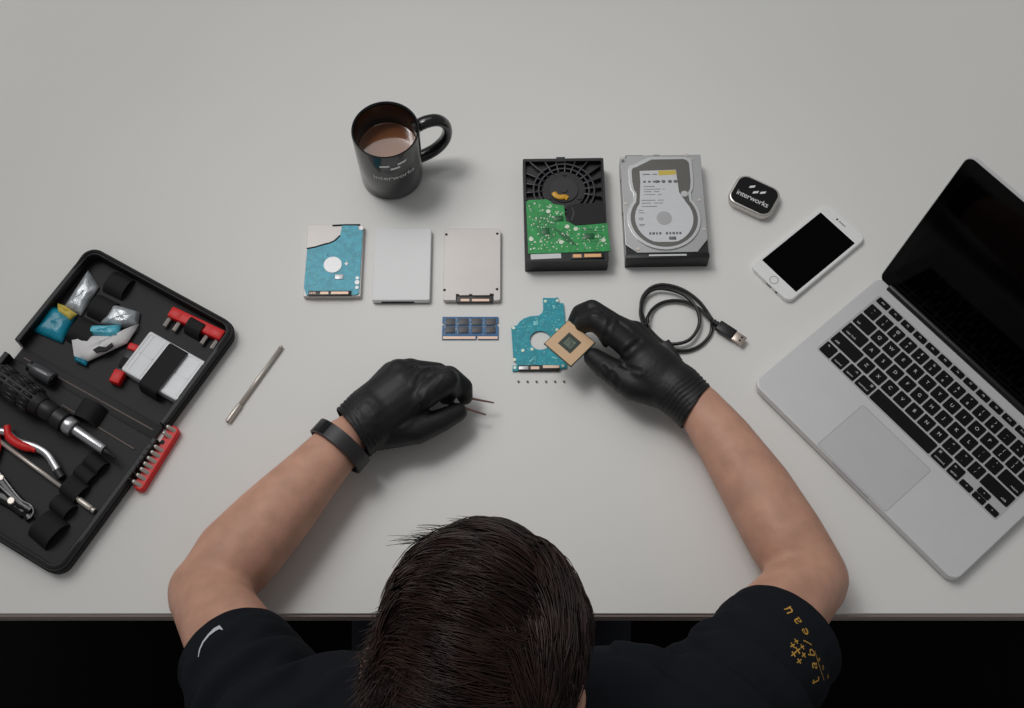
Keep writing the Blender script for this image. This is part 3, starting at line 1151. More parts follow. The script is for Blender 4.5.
Mu = Matrix.Translation((pa + pb) / 2) @ Matrix.Rotation(math.atan2(dv.y, dv.x), 4, 'Z')
b = MB()
b.box((0, 0, 0), (dv.length, 13, 8), 1.6)
b.bm.transform(Mu)
b.build('second_plug', M['black_plastic'], usb)

# ------------------------------------------------------------------ tool case
CX, CY, CA = -415.0, 548.0, math.radians(-30)
case = thing('tool_case', 'open black zipped tool case lying flat with elastic loops inside', 'tool case', CX, CY, 0, CA)
_cr, _sr = math.cos(-CA), math.sin(-CA)


def loc(p):
    x, y = p.x - CX, p.y - CY
    return Vector((x * _cr - y * _sr, x * _sr + y * _cr, p.z))


def cl(px, py, z):
    return loc(at(px, py, z))


def u_path(u0, u1, v0, v1, r, top, n=8):
    """Three sides of a rounded rectangle, open on the hinge side."""
    s = 1 if top else -1
    a, c = (v0, v1) if top else (v1, v0)
    out = [(u0, a)]
    for i in range(n + 1):
        g = PI - PI / 2 * i / n
        out.append((u0 + r + r * math.cos(g), c - s * r + s * r * math.sin(g)))
    for i in range(n + 1):
        g = PI / 2 - PI / 2 * i / n
        out.append((u1 - r + r * math.cos(g), c - s * r + s * r * math.sin(g)))
    out.append((u1, a))
    return out


def tray(u0, u1, v0, v1, top):
    o = MB()
    outer = u_path(u0, u1, v0, v1, 17, top)
    d = 7.0
    inner = u_path(u0 + d, u1 - d, v0 if top else v0 + d, v1 - d if top else v1, 11, top)
    o.plate(outer, 0, 3)
    o.plate(outer + inner[::-1], 2.5, 20, bev=1.5)
    sh = o.build('tray', M['case'], case)
    o = MB()
    o.plate(u_path(u0 + d - 1, u1 - d + 1, v0 if top else v0 + d - 1, v1 - d + 1 if top else v1, 12, top), 2.8, 4.2)
    o.build('lining', M['case_floor'], sh)
    o = MB()
    z = u_path(u0 + 2.6, u1 - 2.6, v0 if top else v0 + 2.6, v1 - 2.6 if top else v1, 15, top)
    o.tube([(z[0][0], z[0][1], 6)] + [(x, y, 20.3) for x, y in z[1:-1]] + [(z[-1][0], z[-1][1], 6)], 2.2, 8)
    o.build('zipper', M['zipper'], sh)
    o = MB()
    o.tube([(x, y, 11) for x, y in u_path(u0 - .3, u1 + .3, v0 if top else v0 - .3, v1 + .3 if top else v1, 17.3, top)], 1.3, 8)
    o.build('piping', M['case'], sh)


tray(-208, 11, 9, 156, True)
tray(-208, 15, -193, -9, False)
b = MB()
b.box((-98, 0, 2.6), (206, 19, 4.4), .8)
b.build('spine', M['case_floor'], case)
for (p, q) in (((24, 358), (153, 430)), ((62, 405), (134, 449))):
    a, c = cl(*p, 5.2), cl(*q, 5.2)
    b = MB()
    b.tube([a, a * .67 + c * .33 + Vector((0, 0, -.4)), a * .33 + c * .67 + Vector((0, 0, -.4)), c], .9, 8)
    b.build('seam', M['seam'], case)


def loop_(px, py, length, width, height, ang=0.0, z=4.2, pw=3.2):
    """An elastic loop, arched along `length`, heading in the case frame."""
    c = cl(px, py, z + height)
    o = MB()
    N = 32
    vs, fs = [], []
    for i in range(N + 1):
        t = -math.cos(PI * i / N)
        x = t * length / 2
        hz = z + height * (1 - abs(t) ** pw)
        for k, (y, dz) in enumerate(((-width / 2, 0), (width / 2, 0), (width / 2, 1.3), (-width / 2, 1.3))):
            vs.append((x, y, hz + dz))
    for i in range(N):
        for k in range(4):
            fs.append((4 * i + k, 4 * i + (k + 1) % 4, 4 * i + 4 + (k + 1) % 4, 4 * i + 4 + k))
    fs += [(3, 2, 1, 0), (4 * N, 4 * N + 1, 4 * N + 2, 4 * N + 3)]
    o.raw(vs, fs, Matrix.Translation((c.x, c.y, 0)) @ Matrix.Rotation(ang, 4, 'Z'))
    bmesh.ops.recalc_face_normals(o.bm, faces=o.bm.faces[:])
    o.build('elastic_loop', M['elastic'], case, auto=50)


A90 = PI / 2
for (px, py, l, w, h) in ((117, 283, 30, 27, 9), (101, 306, 31, 27, 11), (82, 330, 36, 27, 11)):
    loop_(px, py, l, w, h, A90 + .05)
loop_(195, 325, 24, 21, 13, A90)          # over the red bit holder
loop_(163, 368, 67, 25, 18.6, A90 - .02, pw=22)          # over the clear box
loop_(127, 364, 24, 17, 11, A90 + .2)      # over the second bit holder
loop_(87, 409, 34, 24, 15, .1)
for (px, py, l, w, h) in ((94, 462, 22, 23, 10), (84, 473, 20, 23, 9), (73, 487, 28, 24, 9), (61, 505, 22, 24, 10), (46, 527, 38, 28, 12)):
    loop_(px, py, l, w, h, A90 - .15)


def quad_bag(poly, z0, z1, seed, puff=3.0):
    """A crumpled flat bag from a photo-traced outline laid at height z0 in the case."""
    r5 = random.Random(seed)
    P = [at(x, y, z0) for x, y in poly]
    n = len(P)
    c = sum(P, Vector()) / n
    vs, fs = [], []
    K = 6
    ring = []
    for i in range(n):
        for j in range(4):
            ring.append(P[i].lerp(P[(i + 1) % n], j / 4))
    m_ = len(ring)
    for k in range(K):
        t = k / (K - 1)
        for p in ring:
            qq = p.lerp(c, t * .97)
            vs.append((qq.x, qq.y, z0 + (z1 - z0) * min(1, t * 2.2) ** .6 + (r5.uniform(-.5, .5) * puff * .5 if 0 < k else 0)))
    vs.append((c.x, c.y, z1))
    for k in range(K - 1):
        for i in range(m_):
            fs.append((k * m_ + i, k * m_ + (i + 1) % m_, (k + 1) * m_ + (i + 1) % m_, (k + 1) * m_ + i))
    for i in range(m_):
        fs.append(((K - 1) * m_ + i, (K - 1) * m_ + (i + 1) % m_, K * m_))
    lo = len(vs)
    for p in ring:
        vs.append((p.x, p.y, z0 - 1.0))
    for i in range(m_):
        fs.append((lo + i, lo + (i + 1) % m_, (i + 1) % m_, i))
    fs.append(tuple(lo + i for i in reversed(range(m_))))
    return vs, fs, c


def bag(name, label, cat, parts):
    """parts: (part name, outline, z0, z1, material, seed)"""
    c0 = at(*[sum(v) / len(parts[0][1]) for v in zip(*parts[0][1])], parts[0][2])
    o = thing(name, label, cat, c0.x, c0.y, 5.5)
    for (pn, poly, z0, z1, mm, sd_) in parts:
        vs, fs, _ = quad_bag(poly, z0, z1, sd_)
        m_ = MB()
        m_.raw([(x - c0.x, y - c0.y, z - 5.5) for x, y, z in vs], fs)
        bmesh.ops.recalc_face_normals(m_.bm, faces=m_.bm.faces[:])
        m_.build(pn, mm, o, auto=60)
    return o


bag('blister_bag', 'teal and clear bag held by the elastic near the case corner', 'bag', [
    ('bag_front', [(52, 305), (76, 316), (62, 343), (33, 331)], 7, 13, M['bag_teal'], 1),
    ('clear_window', [(88, 270), (99, 287), (81, 316), (63, 308)], 7, 12, M['bag_silver'], 2),
    ('bag_strip', [(57, 303), (66, 306), (77, 314), (70, 320), (58, 312)], 11, 14, M['yellow'], 3)])
bag('blister_bag', 'white and sky blue bag beside the clear box in the tool case', 'bag', [
    ('card_front', [(71, 335), (123, 336), (139, 324), (127, 343), (88, 361), (74, 356)], 10, 15, M['card'], 4),
    ('blue_panel', [(84, 334), (91, 326), (121, 325), (119, 337)], 13, 17.5, M['bag_sky'], 5),
    ('clear_window', [(110, 303), (140, 312), (138, 326), (120, 328), (100, 324)], 8, 16, M['bag_silver'], 6),
    ('blue_corner', [(74, 356), (88, 361), (86, 366), (75, 361)], 9, 12, M['bag_teal'], 7)])
b = MB()
sl = [at(*p, 15.6) for p in ((93, 350), (99, 346.5), (106, 347.5), (112, 343), (113.5, 346), (106, 351), (96, 352.5))]
so = [o for o in bpy.data.objects if o.name.startswith('blister_bag') and 'white' in o['label']][0]
b.plate([(p.x - so.location.x * 1000, p.y - so.location.y * 1000) for p in sl], 8.8, 11.2)
b.build('hang_slot', M['black_matt'], so)

# clear parts box
cc = cl(164.5, 366.5, 18)
bx = thing('parts_box', 'frosted clear parts box strapped in the upper half of the case', 'box', at(164.5, 366.5, 18).x, at(164.5, 366.5, 18).y, 4.3, CA)
bw, bh = 84, 58
b = MB()
b.plate(rrect(bw, bh, 3, 0, 0, 4), 0, 15, bev=1.2)
bb = b.build('box_body', M['clear_box'], bx)
b = MB()
for i in range(5):
    b.box((-bw / 2 + 8 + i * 17, 0, 15.1), (1.2, bh - 6, .5))
b.box((0, 0, 15.1), (bw - 6, 1.2, .5))
b.plate(rrect(bw - 4, bh - 4, 3, 0, 0, 4), 14.8, 15.5, holes=[rrect(bw - 7, bh - 7, 3, 0, 0, 4)[::-1]])
b.build('box_ridges', M['clear_box'], bb)
b = MB()
for i in range(6):
    b.box((bw / 2 - 1.6, -bh / 2 + 7 + i * 8.5, 15.0), (3.5, 4.2, .7), .2, .2 * i)
b.build('parts_inside', M['cpu_mid'], bb)


# bits and bit holders
def make_bit():
    o = MB()
    o.rod((0, 0, 0), (0, 13, 0), 3.1, n=6)
    o.rod((0, 13, 0), (0, 15, 0), 3.1, 1.8, n=12)
    r = o.build('screwdriver_bit', M['steel'])
    o = MB()
    o.rod((0, 15, 0), (0, 22, 0), 1.9, 1.1, n=10)
    o.build('tip', M['steel_dark'], r)
    return r


bit0 = make_bit()
bit_used = [False]


def place_bit(p, rot, label, group, tilt=0.0, s=1.0):
    if not bit_used[0]:
        bit_used[0] = True
        r = bit0
        r.location = (p[0] / 1000, p[1] / 1000, TZ + p[2] / 1000)
        r['label'] = label
        r['category'] = 'bit'
        r['group'] = group
    else:
        r = dup(bit0, p, rot, label, group)
    r.rotation_euler = (tilt, 0, rot)
    r.scale = (s, s, s)
    return r


c_, l_, a_ = seg((170, 311), (223, 336), 14)
hol = thing('bit_holder', 'red bit holder strapped at the outer corner of the open case', 'bit holder', c_.x, c_.y, 4.4, a_)
b = MB()
b.box((0, 0, 6), (l_, 14, 11), 2)
b.build('holder_bar', M['red'], hol)
for s_ in (-1, 1):
    b = MB()
    b.box((s_ * (l_ / 2 - 9), 0, 11.2), (15, 9, 1), .4)
    b.build('holder_ridge', M['red'], hol)
for i, (t, nm) in enumerate(((-.46, 'outer'), (-.28, 'second'), (.24, 'third'), (.43, 'fourth'))):
    u_ = Vector((math.cos(a_), math.sin(a_)))
    nrm = Vector((u_.y, -u_.x))
    p = Vector((c_.x, c_.y)) + u_ * (t * l_) + nrm * 19
    place_bit((p.x, p.y, 9.4), a_, '%s steel bit in the red holder at the case corner' % ('first', 'second', 'third', 'fourth')[i], 'bits in the strapped red holder', s=.85)

c_, l_, a_ = seg((116, 379), (134, 347), 13)
hol2 = thing('bit_holder', 'black and red bit holder between the white bag and clear box', 'bit holder', c_.x, c_.y, 4.4, a_)
b = MB()
b.box((0, 0, 5), (l_ - 10, 13, 9), 1.5)
b.build('holder_bar', M['black_plastic'], hol2)
b = MB()
b.box((-l_ / 2 + 3, 0, 6), (17, 13.5, 11), 1.8)
b.build('red_end', M['red'], hol2)
b = MB()
b.box((l_ / 2 - 1, 0, 6), (9, 13.5, 11), 1.8)
b.build('red_end', M['red'], hol2)

# red bit rail on the table
c_, l_, a_ = seg((139, 488), (175, 430), 6)
rail = thing('bit_rail', 'red plastic rail full of steel bits beside the tool case', 'bit rail', c_.x, c_.y, 0, a_)
b = MB()
b.plate(rrect(l_ + 6, 13, 5, 0, 0, 6), 0, 11, bev=1.4)
rl = b.build('rail', M['red'], rail)
b = MB()
b.cyl((l_ * .24, 3.2), 2.8, 10.6, 11.2, n=16)
b.build('empty_hole', M['black_matt'], rl)
ords = ['first', 'second', 'third', 'fourth', 'fifth', 'sixth', 'seventh', 'eighth', 'ninth']
for i, t in enumerate((-.47, -.36, -.26, -.165, -.07, .03, .125, .36, .47)):
    u_ = Vector((math.cos(a_), math.sin(a_)))
    nrm = Vector((-u_.y, u_.x))
    p = Vector((c_.x, c_.y)) + u_ * (t * l_) - nrm * 2.5
    place_bit((p.x, p.y, 9.5), a_, '%s steel bit in the red rail on the desk, counted from the front' % ords[i], 'bits in the red rail', tilt=math.radians(38), s=.82)

# ratchet screwdriver
A_, B_ = at(-16, 366, 24), at(117, 460, 14)
dv = B_ - A_
a_ = math.atan2(dv.y, dv.x)
lt = math.hypot(dv.x, dv.y)
drv = thing('ratchet_screwdriver', 'black ribbed screwdriver with a chrome shaft in the tool case', 'screwdriver', A_.x, A_.y, 4.4, a_)
Rz = 18.0
Mh = Matrix.Translation((0, 0, Rz)) @ Matrix.Rotation(PI / 2, 4, 'Y')


def axl(name, prof, m_, par, n=32):
    o = MB()
    o.lathe(prof, n, Mh)
    return o.build(name, m_, par, auto=40)


def L(t):
    return t * lt


hnd = axl('handle', [(0, L(.07)), (11, L(.075)), (15, L(.10)), (16, L(.15)), (16, L(.3)), (15, L(.40)), (12, L(.455)), (0, L(.46))], M['rubber_grip'], drv)
b = MB()
for i in range(16):
    a = 2 * PI * i / 16
    for (t0, t1) in ((.115, .20), (.22, .32), (.335, .40)):
        o_ = Vector((0, math.cos(a) * 15.4, math.sin(a) * 15.4 + Rz))
        b.rod((L(t0), o_.y, o_.z), (L(t1), o_.y, o_.z), 1.9, n=8)
b.build('grip_ribs', M['black_plastic'], hnd)
axl('collar', [(0, L(.455)), (11, L(.456)), (11.8, L(.47)), (11.8, L(.54)), (10.2, L(.55)), (12.5, L(.56)), (12.5, L(.625)), (10.5, L(.635)), (0, L(.64))], M['black_plastic'], drv)
axl('chrome_ring', [(0, L(.635)), (10.0, L(.636)), (10.6, L(.645)), (10.6, L(.685)), (9.5, L(.695)), (0, L(.70))], M['chrome'], drv)
axl('shaft', [(0, L(.69)), (6.0, L(.70)), (6.3, L(.72)), (6.3, L(.905)), (5.4, L(.92)), (0, L(.921))], M['chrome'], drv)
axl('driver_bit', [(0, L(.915)), (3.2, L(.918)), (3.2, L(.95)), (2.0, L(.965)), (1.6, L(1.0)), (.6, L(1.01)), (0, L(1.012))], M['steel_dark'], drv, 12)

# smoked sleeve
c_, l_, a_ = seg((34, 372), (54, 384), 10)
slv = thing('socket_sleeve', 'smoked plastic sleeve lying above the ribbed screwdriver handle', 'socket sleeve', c_.x, c_.y + 3, 4.6, a_)
b = MB()
b.rod((-l_ / 2, 0, 9.5), (l_ / 2, 0, 9.5), 9.2, n=28, bev=1.2)
b.build('sleeve_body', M['smoke'], slv)
b = MB()
b.rod((l_ / 2 - 2, 0, 9.5), (l_ / 2 + 1.2, 0, 9.5), 7.2, n=24)
b.rod((-l_ / 2 - 6, 0, 9.0), (-l_ / 2 + .5, 0, 9.0), 6.4, n=24)
b.build('sleeve_end', M['black_plastic'], slv)

# pliers
j0 = at(-6, 431, 10)
pl = thing('pliers', 'pliers with a red and silver curved handle in the tool case', 'pliers', j0.x, j0.y, 4.4)


def k7(x, y, z):
    p = at(x, y, z + 4.4)
    return (p.x - j0.x, p.y - j0.y, z)


b = MB()
b.tube(catmull([k7(-6, 431, 6), k7(6, 432, 7), k7(18, 441, 8), k7(34, 446, 9), (k7(46, 453, 9)), k7(54, 464, 8), k7(60, 475, 7)], 6), 5.0, 12, flat=.8)
hn = b.build('handle', M['chrome'], pl)
b = MB()
b.tube(catmull([k7(7, 426, 9.5), k7(9, 436, 9.5), k7(19, 444, 10), k7(36, 450, 10)], 6), [4.2] * 6 + [5.2] * 10 + [3.6] * 3, 12, flat=.8)
b.build('red_grip', M['red'], hn)
b = MB()
b.tube([k7(57, 470, 7.5), k7(60, 475, 7), k7(62, 478, 7)], 5.4, 12, flat=.8)
b.build('handle_end', M['black_plastic'], hn)
b = MB()
b.tube(catmull([k7(-6, 431, 6), k7(-3, 446, 6), k7(-10, 464, 6), k7(-22, 478, 6), k7(-34, 484, 6)], 6), 5.0, 12, flat=.8)
b.build('handle', M['red'], pl)
b = MB()
b.cyl((0, 0), 8, 1, 11, n=24, bev=1)
b.build('pivot', M['steel'], pl)
b = MB()
b.tube([k7(-4, 430, 5.5), k7(-16, 420, 5.5), k7(-25, 414, 5)], [7, 6, 2], 12, flat=.7)
b.build('jaws', M['steel'], pl)

# long rod through the elastic
A_, B_ = at(-14, 431, 11), at(94.5, 511, 11)
c_ = (A_ + B_) / 2
dv = B_ - A_
rod2 = thing('steel_shaft', 'long steel screwdriver blade held by elastic loops in the case', 'screwdriver blade', c_.x, c_.y, 6.4, math.atan2(dv.y, dv.x))
l_ = math.hypot(dv.x, dv.y)
b = MB()
b.rod((-l_ / 2, 0, 3), (l_ / 2 - 22, 0, 3), 2.7, n=6)
b.build('shaft', M['steel'], rod2)
b = MB()
b.rod((l_ / 2 - 24, 0, 3.2), (l_ / 2 - 5, 0, 3.2), 3.6, n=18, bev=.5)
b.rod((l_ / 2 - 5, 0, 3.2), (l_ / 2 - 3.5, 0, 3.2), 2.4, n=18)
b.rod((l_ / 2 - 3.6, 0, 3.2), (l_ / 2, 0, 3.2), 3.4, n=18, bev=.5)
b.build('socket_end', M['steel'], rod2)

# folding cutter at the frame's edge
j1 = at(12.5, 502, 9)
fc = thing('wire_cutter', 'small black riveted cutter in the lower half of the case', 'cutter', j1.x, j1.y, 4.4)


def k8(x, y, z):
    p = at(x, y, z + 4.4)
    return (p.x - j1.x, p.y - j1.y, z)


b = MB()
b.tube(catmull([k8(-24, 478, 3), k8(-6, 492, 3), k8(12, 502, 3), k8(24, 511, 3), k8(30, 519, 3)], 6), [6] * 8 + [8] * 12 + [5] * 5, 12, flat=.45)
b.build('arm', M['black_gloss'], fc)
b = MB()
b.tube(catmull([k8(-20, 458, 6), k8(-4, 474, 6), k8(6, 488, 6), k8(20, 503, 6), k8(31, 510, 6)], 6), [5] * 8 + [6] * 12 + [5] * 5, 12, flat=.45)
b.build('arm', M['black_gloss'], fc)
b = MB()
b.tube(catmull([k8(-4, 468, 8.4), k8(8, 484, 8.4), k8(20, 499, 8.4), k8(30, 505, 8.0), k8(33.5, 511, 7), k8(31, 517, 7)], 6), .9, 8)
b.tube(catmull([k8(-6, 480, 7), k8(6, 492, 8), k8(18, 503, 7)], 6), 1.0, 8)
b.build('steel_edge', M['chrome'], fc)
b = MB()
b.cyl((0, 0), 4.6, 2, 10.4, n=20, bev=1)
b.build('rivet', M['steel'], fc)
b = MB()
b.cyl((k8(1, 478, 8)[0], k8(1, 478, 8)[1]), 4.0, 2, 10.0, n=20, bev=1)
b.build('spring_stud', M['steel'], fc)

# ------------------------------------------------------------------ the person
class Blob:
    """Tapered limbs and rounded masses (mm) fused into one continuous skin."""

    def __init__(self):
        self.bm = bmesh.new()

    def _put(self, vs, fs):
        b = bmesh.new()
        vv = [b.verts.new(v) for v in vs]
        for f in fs:
            b.faces.new([vv[i] for i in f])
        bmesh.ops.recalc_face_normals(b, faces=b.faces[:])
        me = bpy.data.meshes.new('t')
        b.to_mesh(me)
        b.free()
        self.bm.from_mesh(me)
        bpy.data.meshes.remove(me)

    def limb(self, p, q, r1, r2, k=1.0, axis=(0, 0, 1), n=20):
        """k flattens the section along `axis`."""
        p, q = Vector(p), Vector(q)
        t = (q - p).normalized()
        a = Vector(axis)
        a = (a - t * a.dot(t))
        a = a.normalized() if a.length > 1e-3 else t.orthogonal().normalized()
        s = t.cross(a)
        rings = [(p - t * r1, 0.0)]
        for i in range(1, 6):
            g = math.radians(-90 + 18 * i)
            rings.append((p + t * r1 * math.sin(g), r1 * math.cos(g)))
        rings.append((p, r1))
        for i in range(1, 4):
            rings.append((p.lerp(q, i / 4), r1 + (r2 - r1) * i / 4))
        rings.append((q, r2))
        for i in range(1, 5):
            g = math.radians(18 * i)
            rings.append((q + t * r2 * math.sin(g), r2 * math.cos(g)))
        rings.append((q + t * r2, 0.0))
        vs, fs, idx = [], [], []
        for c, r in rings:
            if r == 0:
                idx.append([len(vs)])
                vs.append(c)
            else:
                idx.append([len(vs) + j for j in range(n)])
                vs += [c + s * r * math.cos(2 * PI * j / n) + a * (k * r * math.sin(2 * PI * j / n)) for j in range(n)]
        for A, B in zip(idx[:-1], idx[1:]):
            for j in range(n):
                l = (j + 1) % n
                if len(A) == 1:
                    fs.append((A[0], B[j], B[l]))
                elif len(B) == 1:
                    fs.append((A[j], B[0], A[l]))
                else:
                    fs.append((A[j], A[l], B[l], B[j]))
        self._put(vs, fs)

    def chain(self, pts, rs, k=1.0, axis=(0, 0, 1)):
        for i in range(len(pts) - 1):
            self.limb(pts[i], pts[i + 1], rs[i], rs[i + 1], k, axis)

    def ell(self, c, r, R3=None):
        b = bmesh.new()
        bmesh.ops.create_uvsphere(b, u_segments=28, v_segments=18, radius=1.0)
        X = Matrix.Translation(Vector(c)) @ ((R3.to_4x4()) if R3 is not None else Matrix.Identity(4)) @ Matrix.Diagonal((r[0], r[1], r[2], 1))
        b.transform(X)
        me = bpy.data.meshes.new('t')
        b.to_mesh(me)
        b.free()
        self.bm.from_mesh(me)
        bpy.data.meshes.remove(me)

    def fuse(self, voxel, smooth=6, fac=.5):
        me = bpy.data.meshes.new('t')
        self.bm.to_mesh(me)
        self.bm.free()
        o = bpy.data.objects.new('t', me)
        COL.objects.link(o)
        md = o.modifiers.new('r', 'REMESH')
        md.mode = 'VOXEL'
        md.voxel_size = voxel
        ms = o.modifiers.new('s', 'SMOOTH')
        ms.iterations = smooth
        ms.factor = fac
        dg = bpy.context.evaluated_depsgraph_get()
        out = bpy.data.meshes.new_from_object(o.evaluated_get(dg))
        bpy.data.objects.remove(o)
        bpy.data.meshes.remove(me)
        return out


def coords(me):
    a = np.empty(len(me.vertices) * 3, np.float32)
    me.vertices.foreach_get('co', a)
    return a.reshape(-1, 3).astype(np.float64)


def normals(me):
    a = np.empty(len(me.vertices) * 3, np.float32)
    me.vertices.foreach_get('normal', a)
    return a.reshape(-1, 3).astype(np.float64)


def put_coords(me, v):
    me.vertices.foreach_set('co', v.astype(np.float32).ravel())
    me.update()


def finish(me, name, m, parent=None, auto=0):
    put_coords(me, coords(me) * .001)
    return link(name, me, m, parent, auto=auto, loc=None if parent is not None else (0, 0, TZ))


V3 = lambda p: Vector(p)
EL, WL = at(205, 592, 47), at(339, 445, 47)
ER, WR = at(811, 579, 47), at(697, 407, 50)
SL, SR = at(302, 765, 198), at(670, 755, 186)
HC = Vector((-29, 196, 388))
HF = Vector((.06, .60, -.80)).normalized()
HU = Vector((.19, .78, .60))
HU = (HU - HF * HU.dot(HF)).normalized()
HX = HF.cross(HU)
HR = Matrix((HX, HF, HU)).transposed()          # head axes: x to its right, y forward, z up


def hp_(x, y, z):
    return HC + HR @ Vector((x, y, z))


B = Blob()
# arms
for (E_, W_, S_, sg) in ((EL, WL, SL, -1), (ER, WR, SR, 1)):
    d = W_ - E_
    side = Vector((d.y, -d.x, 0)).normalized() * (1 if sg > 0 else -1)
    p1 = E_ + d * .22 + Vector((0, 0, 2))
    p2 = E_ + d * .5
    p3 = E_ + d * .8
    p4 = W_ + d * .10
    if sg < 0:
        B.chain([E_, p1, p2, p3, W_, p4], [38, 46, 42, 33.5, 29, 22], .93)
    else:
        B.chain([E_ + side * 1, p1 + side * 1, p2 + side * 5, p3 + side * 5, W_ + side * 2, p4], [40, 43, 40, 33, 27, 21], .93)
    B.limb(E_ - d * .02 + Vector((0, 0, -6)), E_ + d * .12, 38, 42, .95)
    B.chain([E_, E_.lerp(S_, .3), E_.lerp(S_, .7), S_], [40, 47, 52, 56])
    B.ell(E_ + (E_ - S_).normalized() * 22 + Vector((0, -6, -4)), (22, 22, 20))
# torso inside the shirt
HIP = Vector((-26, -43, -235))
for dx in (-75, 0, 75):
    B.limb(HIP + Vector((dx * .9, 0, 0)), Vector((-26 + dx, 77, 90)), 92, 92, .95)
B.limb(SL + Vector((10, -10, 0)), SR + Vector((-10, -10, 0)), 58, 58)
B.limb(Vector((-26, 105, 195)), HC + HR @ Vector((0, -22, -44)), 58, 50)
for sg in (-1, 1):
    B.limb(HIP + Vector((sg * 70, 10, -5)), Vector((-26 + sg * 105, 400, -215)), 84, 62)
    B.limb(Vector((-26 + sg * 105, 400, -215)), Vector((-26 + sg * 110, 430, -665)), 58, 40)
# head
B.ell(hp_(0, -8, 22), (73, 94, 90), HR)
B.ell(hp_(0, 30, -42), (57, 60, 66), HR)
B.ell(hp_(0, 66, -88), (26, 22, 22), HR)
B.ell(hp_(0, 74, 14), (52, 18, 20), HR)
B.limb(hp_(0, 90, 4), hp_(0, 104, -30), 8, 14)
B.limb(hp_(-10, 94, -34), hp_(10, 94, -34), 8, 8)
B.limb(hp_(-18, 84, -60), hp_(18, 84, -60), 8, 8, .7)
B.limb(hp_(-16, 82, -70), hp_(16, 82, -70), 8, 8, .7)
for sg in (-1, 1):
    B.ell(hp_(sg * 30, 76, -26), (20, 16, 14), HR)
    B.ell(hp_(sg * 80, -6, -14), (8, 20, 32), HR)
    B.ell(hp_(sg * 84, -14, -4), (5, 14, 22), HR)
bm_ = B.fuse(4.5, 7)
v = coords(bm_)
# creases at the elbow bend
person = finish(bm_, 'person', M['skin'])
tag(person, 'person in black t-shirt and black gloves leaning over the desk, dark hair seen from above', 'person')
for sg in (-1, 1):
    b = MB()
    b.bm.transform(Matrix.Identity(4))
    e = bmesh.new()
    bmesh.ops.create_uvsphere(e, u_segments=20, v_segments=12, radius=12.5)
    b.merge(e, Matrix.Translation(hp_(sg * 30, 74, -10)))
    b.build('eye', M['eye'], person)

# ---- gloves
def trim(me, co, no):
    """Cuts a glove off cleanly at its cuff."""
    b_ = bmesh.new()
    b_.from_mesh(me)
    bmesh.ops.bisect_plane(b_, geom=b_.verts[:] + b_.edges[:] + b_.faces[:], plane_co=co, plane_no=no, clear_inner=True)
    b_.to_mesh(me)
    b_.free()


def shell(o):
    s = o.modifiers.new('thickness', 'SOLIDIFY')
    s.thickness = .0012
    s.offset = -1
    return o


gw = dict(n=0)


def ripple(me, C, axis, near, amp, wl, span):
    """Latex wrinkles ringing the wrist."""
    v, n = coords(me), normals(me)
    ax = np.array(axis.normalized())
    s = (v - np.array(C)) @ ax
    rel = v - np.array(C) - s[:, None] * ax
    th = np.arctan2(rel[:, 2], rel @ np.array(axis.normalized().cross(Vector((0, 0, 1)))))
    ph = s / wl * 2 * np.pi + 1.3 * np.sin(2 * th + .5) + .7 * np.sin(5 * th + s / 9)
    env = np.exp(-((s - near) / span) ** 2)
    v += n * (amp * env * (np.abs(np.sin(ph / 2)) - .5) * 2)[:, None]
    put_coords(me, v)


def fold(me, line, depth, width):
    """A soft crease along a line, with small ridges either side."""
    v, n = coords(me), normals(me)
    dist = np.full(len(v), 1e9)
    for a, c in zip(line[:-1], line[1:]):
        a, c = np.array(a), np.array(c)
        d = c - a
        t = np.clip(((v - a) @ d) / (d @ d), 0, 1)
        w = v - (a + t[:, None] * d)
        w[:, 2] *= .45
        dist = np.minimum(dist, np.linalg.norm(w, axis=1))
    up = np.clip(n[:, 2] * 2, 0, 1)
    v -= n * (up * (depth * np.exp(-(dist / width) ** 2) - .5 * depth * np.exp(-((dist - 2.2 * width) / width) ** 2)))[:, None]
    put_coords(me, v)


G = Blob()
w0 = at(353, 433, 47)
hd_ = Vector((.8, .6, 0))
G.limb(at(338, 446, 47), at(353, 433, 47), 33, 33, .92)
G.limb(at(353, 433, 47), at(372, 416, 49), 33, 35, .82)
G.limb(at(372, 416, 49), at(402, 392, 52), 36, 35, .70)
G.limb(at(362, 415, 47), at(394, 376, 46), 22, 18)
G.limb(at(370, 420, 50), at(400, 376, 52), 24, 20)
mcp = [at(424, 396, 60), at(418, 380, 57), at(410, 371, 51), at(398, 371, 43)]
for q_, r in zip(mcp, (16, 16, 15.5, 15)):
    G.limb(at(378, 412, 48), q_, 24, r, .85)
for i in range(3):
    G.limb(mcp[i], mcp[i + 1], 14, 14)
fing = [
    [mcp[0], at(447, 381, 60), at(450, 390, 44), at(446, 397, 33)],
    [mcp[1], at(449, 377, 50), at(463, 387, 36), at(465, 397, 26)],
    [mcp[2], at(438, 373, 38), at(447, 380, 22), at(441, 389, 15)],
    [mcp[3], at(422, 371, 28), at(430, 379, 15), at(424, 387, 12)]]
for f_, rs in zip(fing, ((15.5, 14.5, 12, 9.5), (15, 13.5, 11.5, 9.5), (14, 12.5, 10.5, 9), (13.5, 11.5, 10, 9))):
    G.chain(f_, rs)
G.chain([at(382, 426, 42), at(416, 430, 40), at(442, 420, 38), at(458, 412, 35)], (23, 17, 13.5, 11))
G.limb(at(382, 420, 44), at(416, 410, 46), 20, 14)
G.limb(at(372, 434, 40), at(408, 432, 38), 20, 16)
gl = G.fuse(2.0, 8)
trim(gl, at(353, 433, 47), hd_)
ripple(gl, w0, hd_, 5, .9, 5.0, 19)
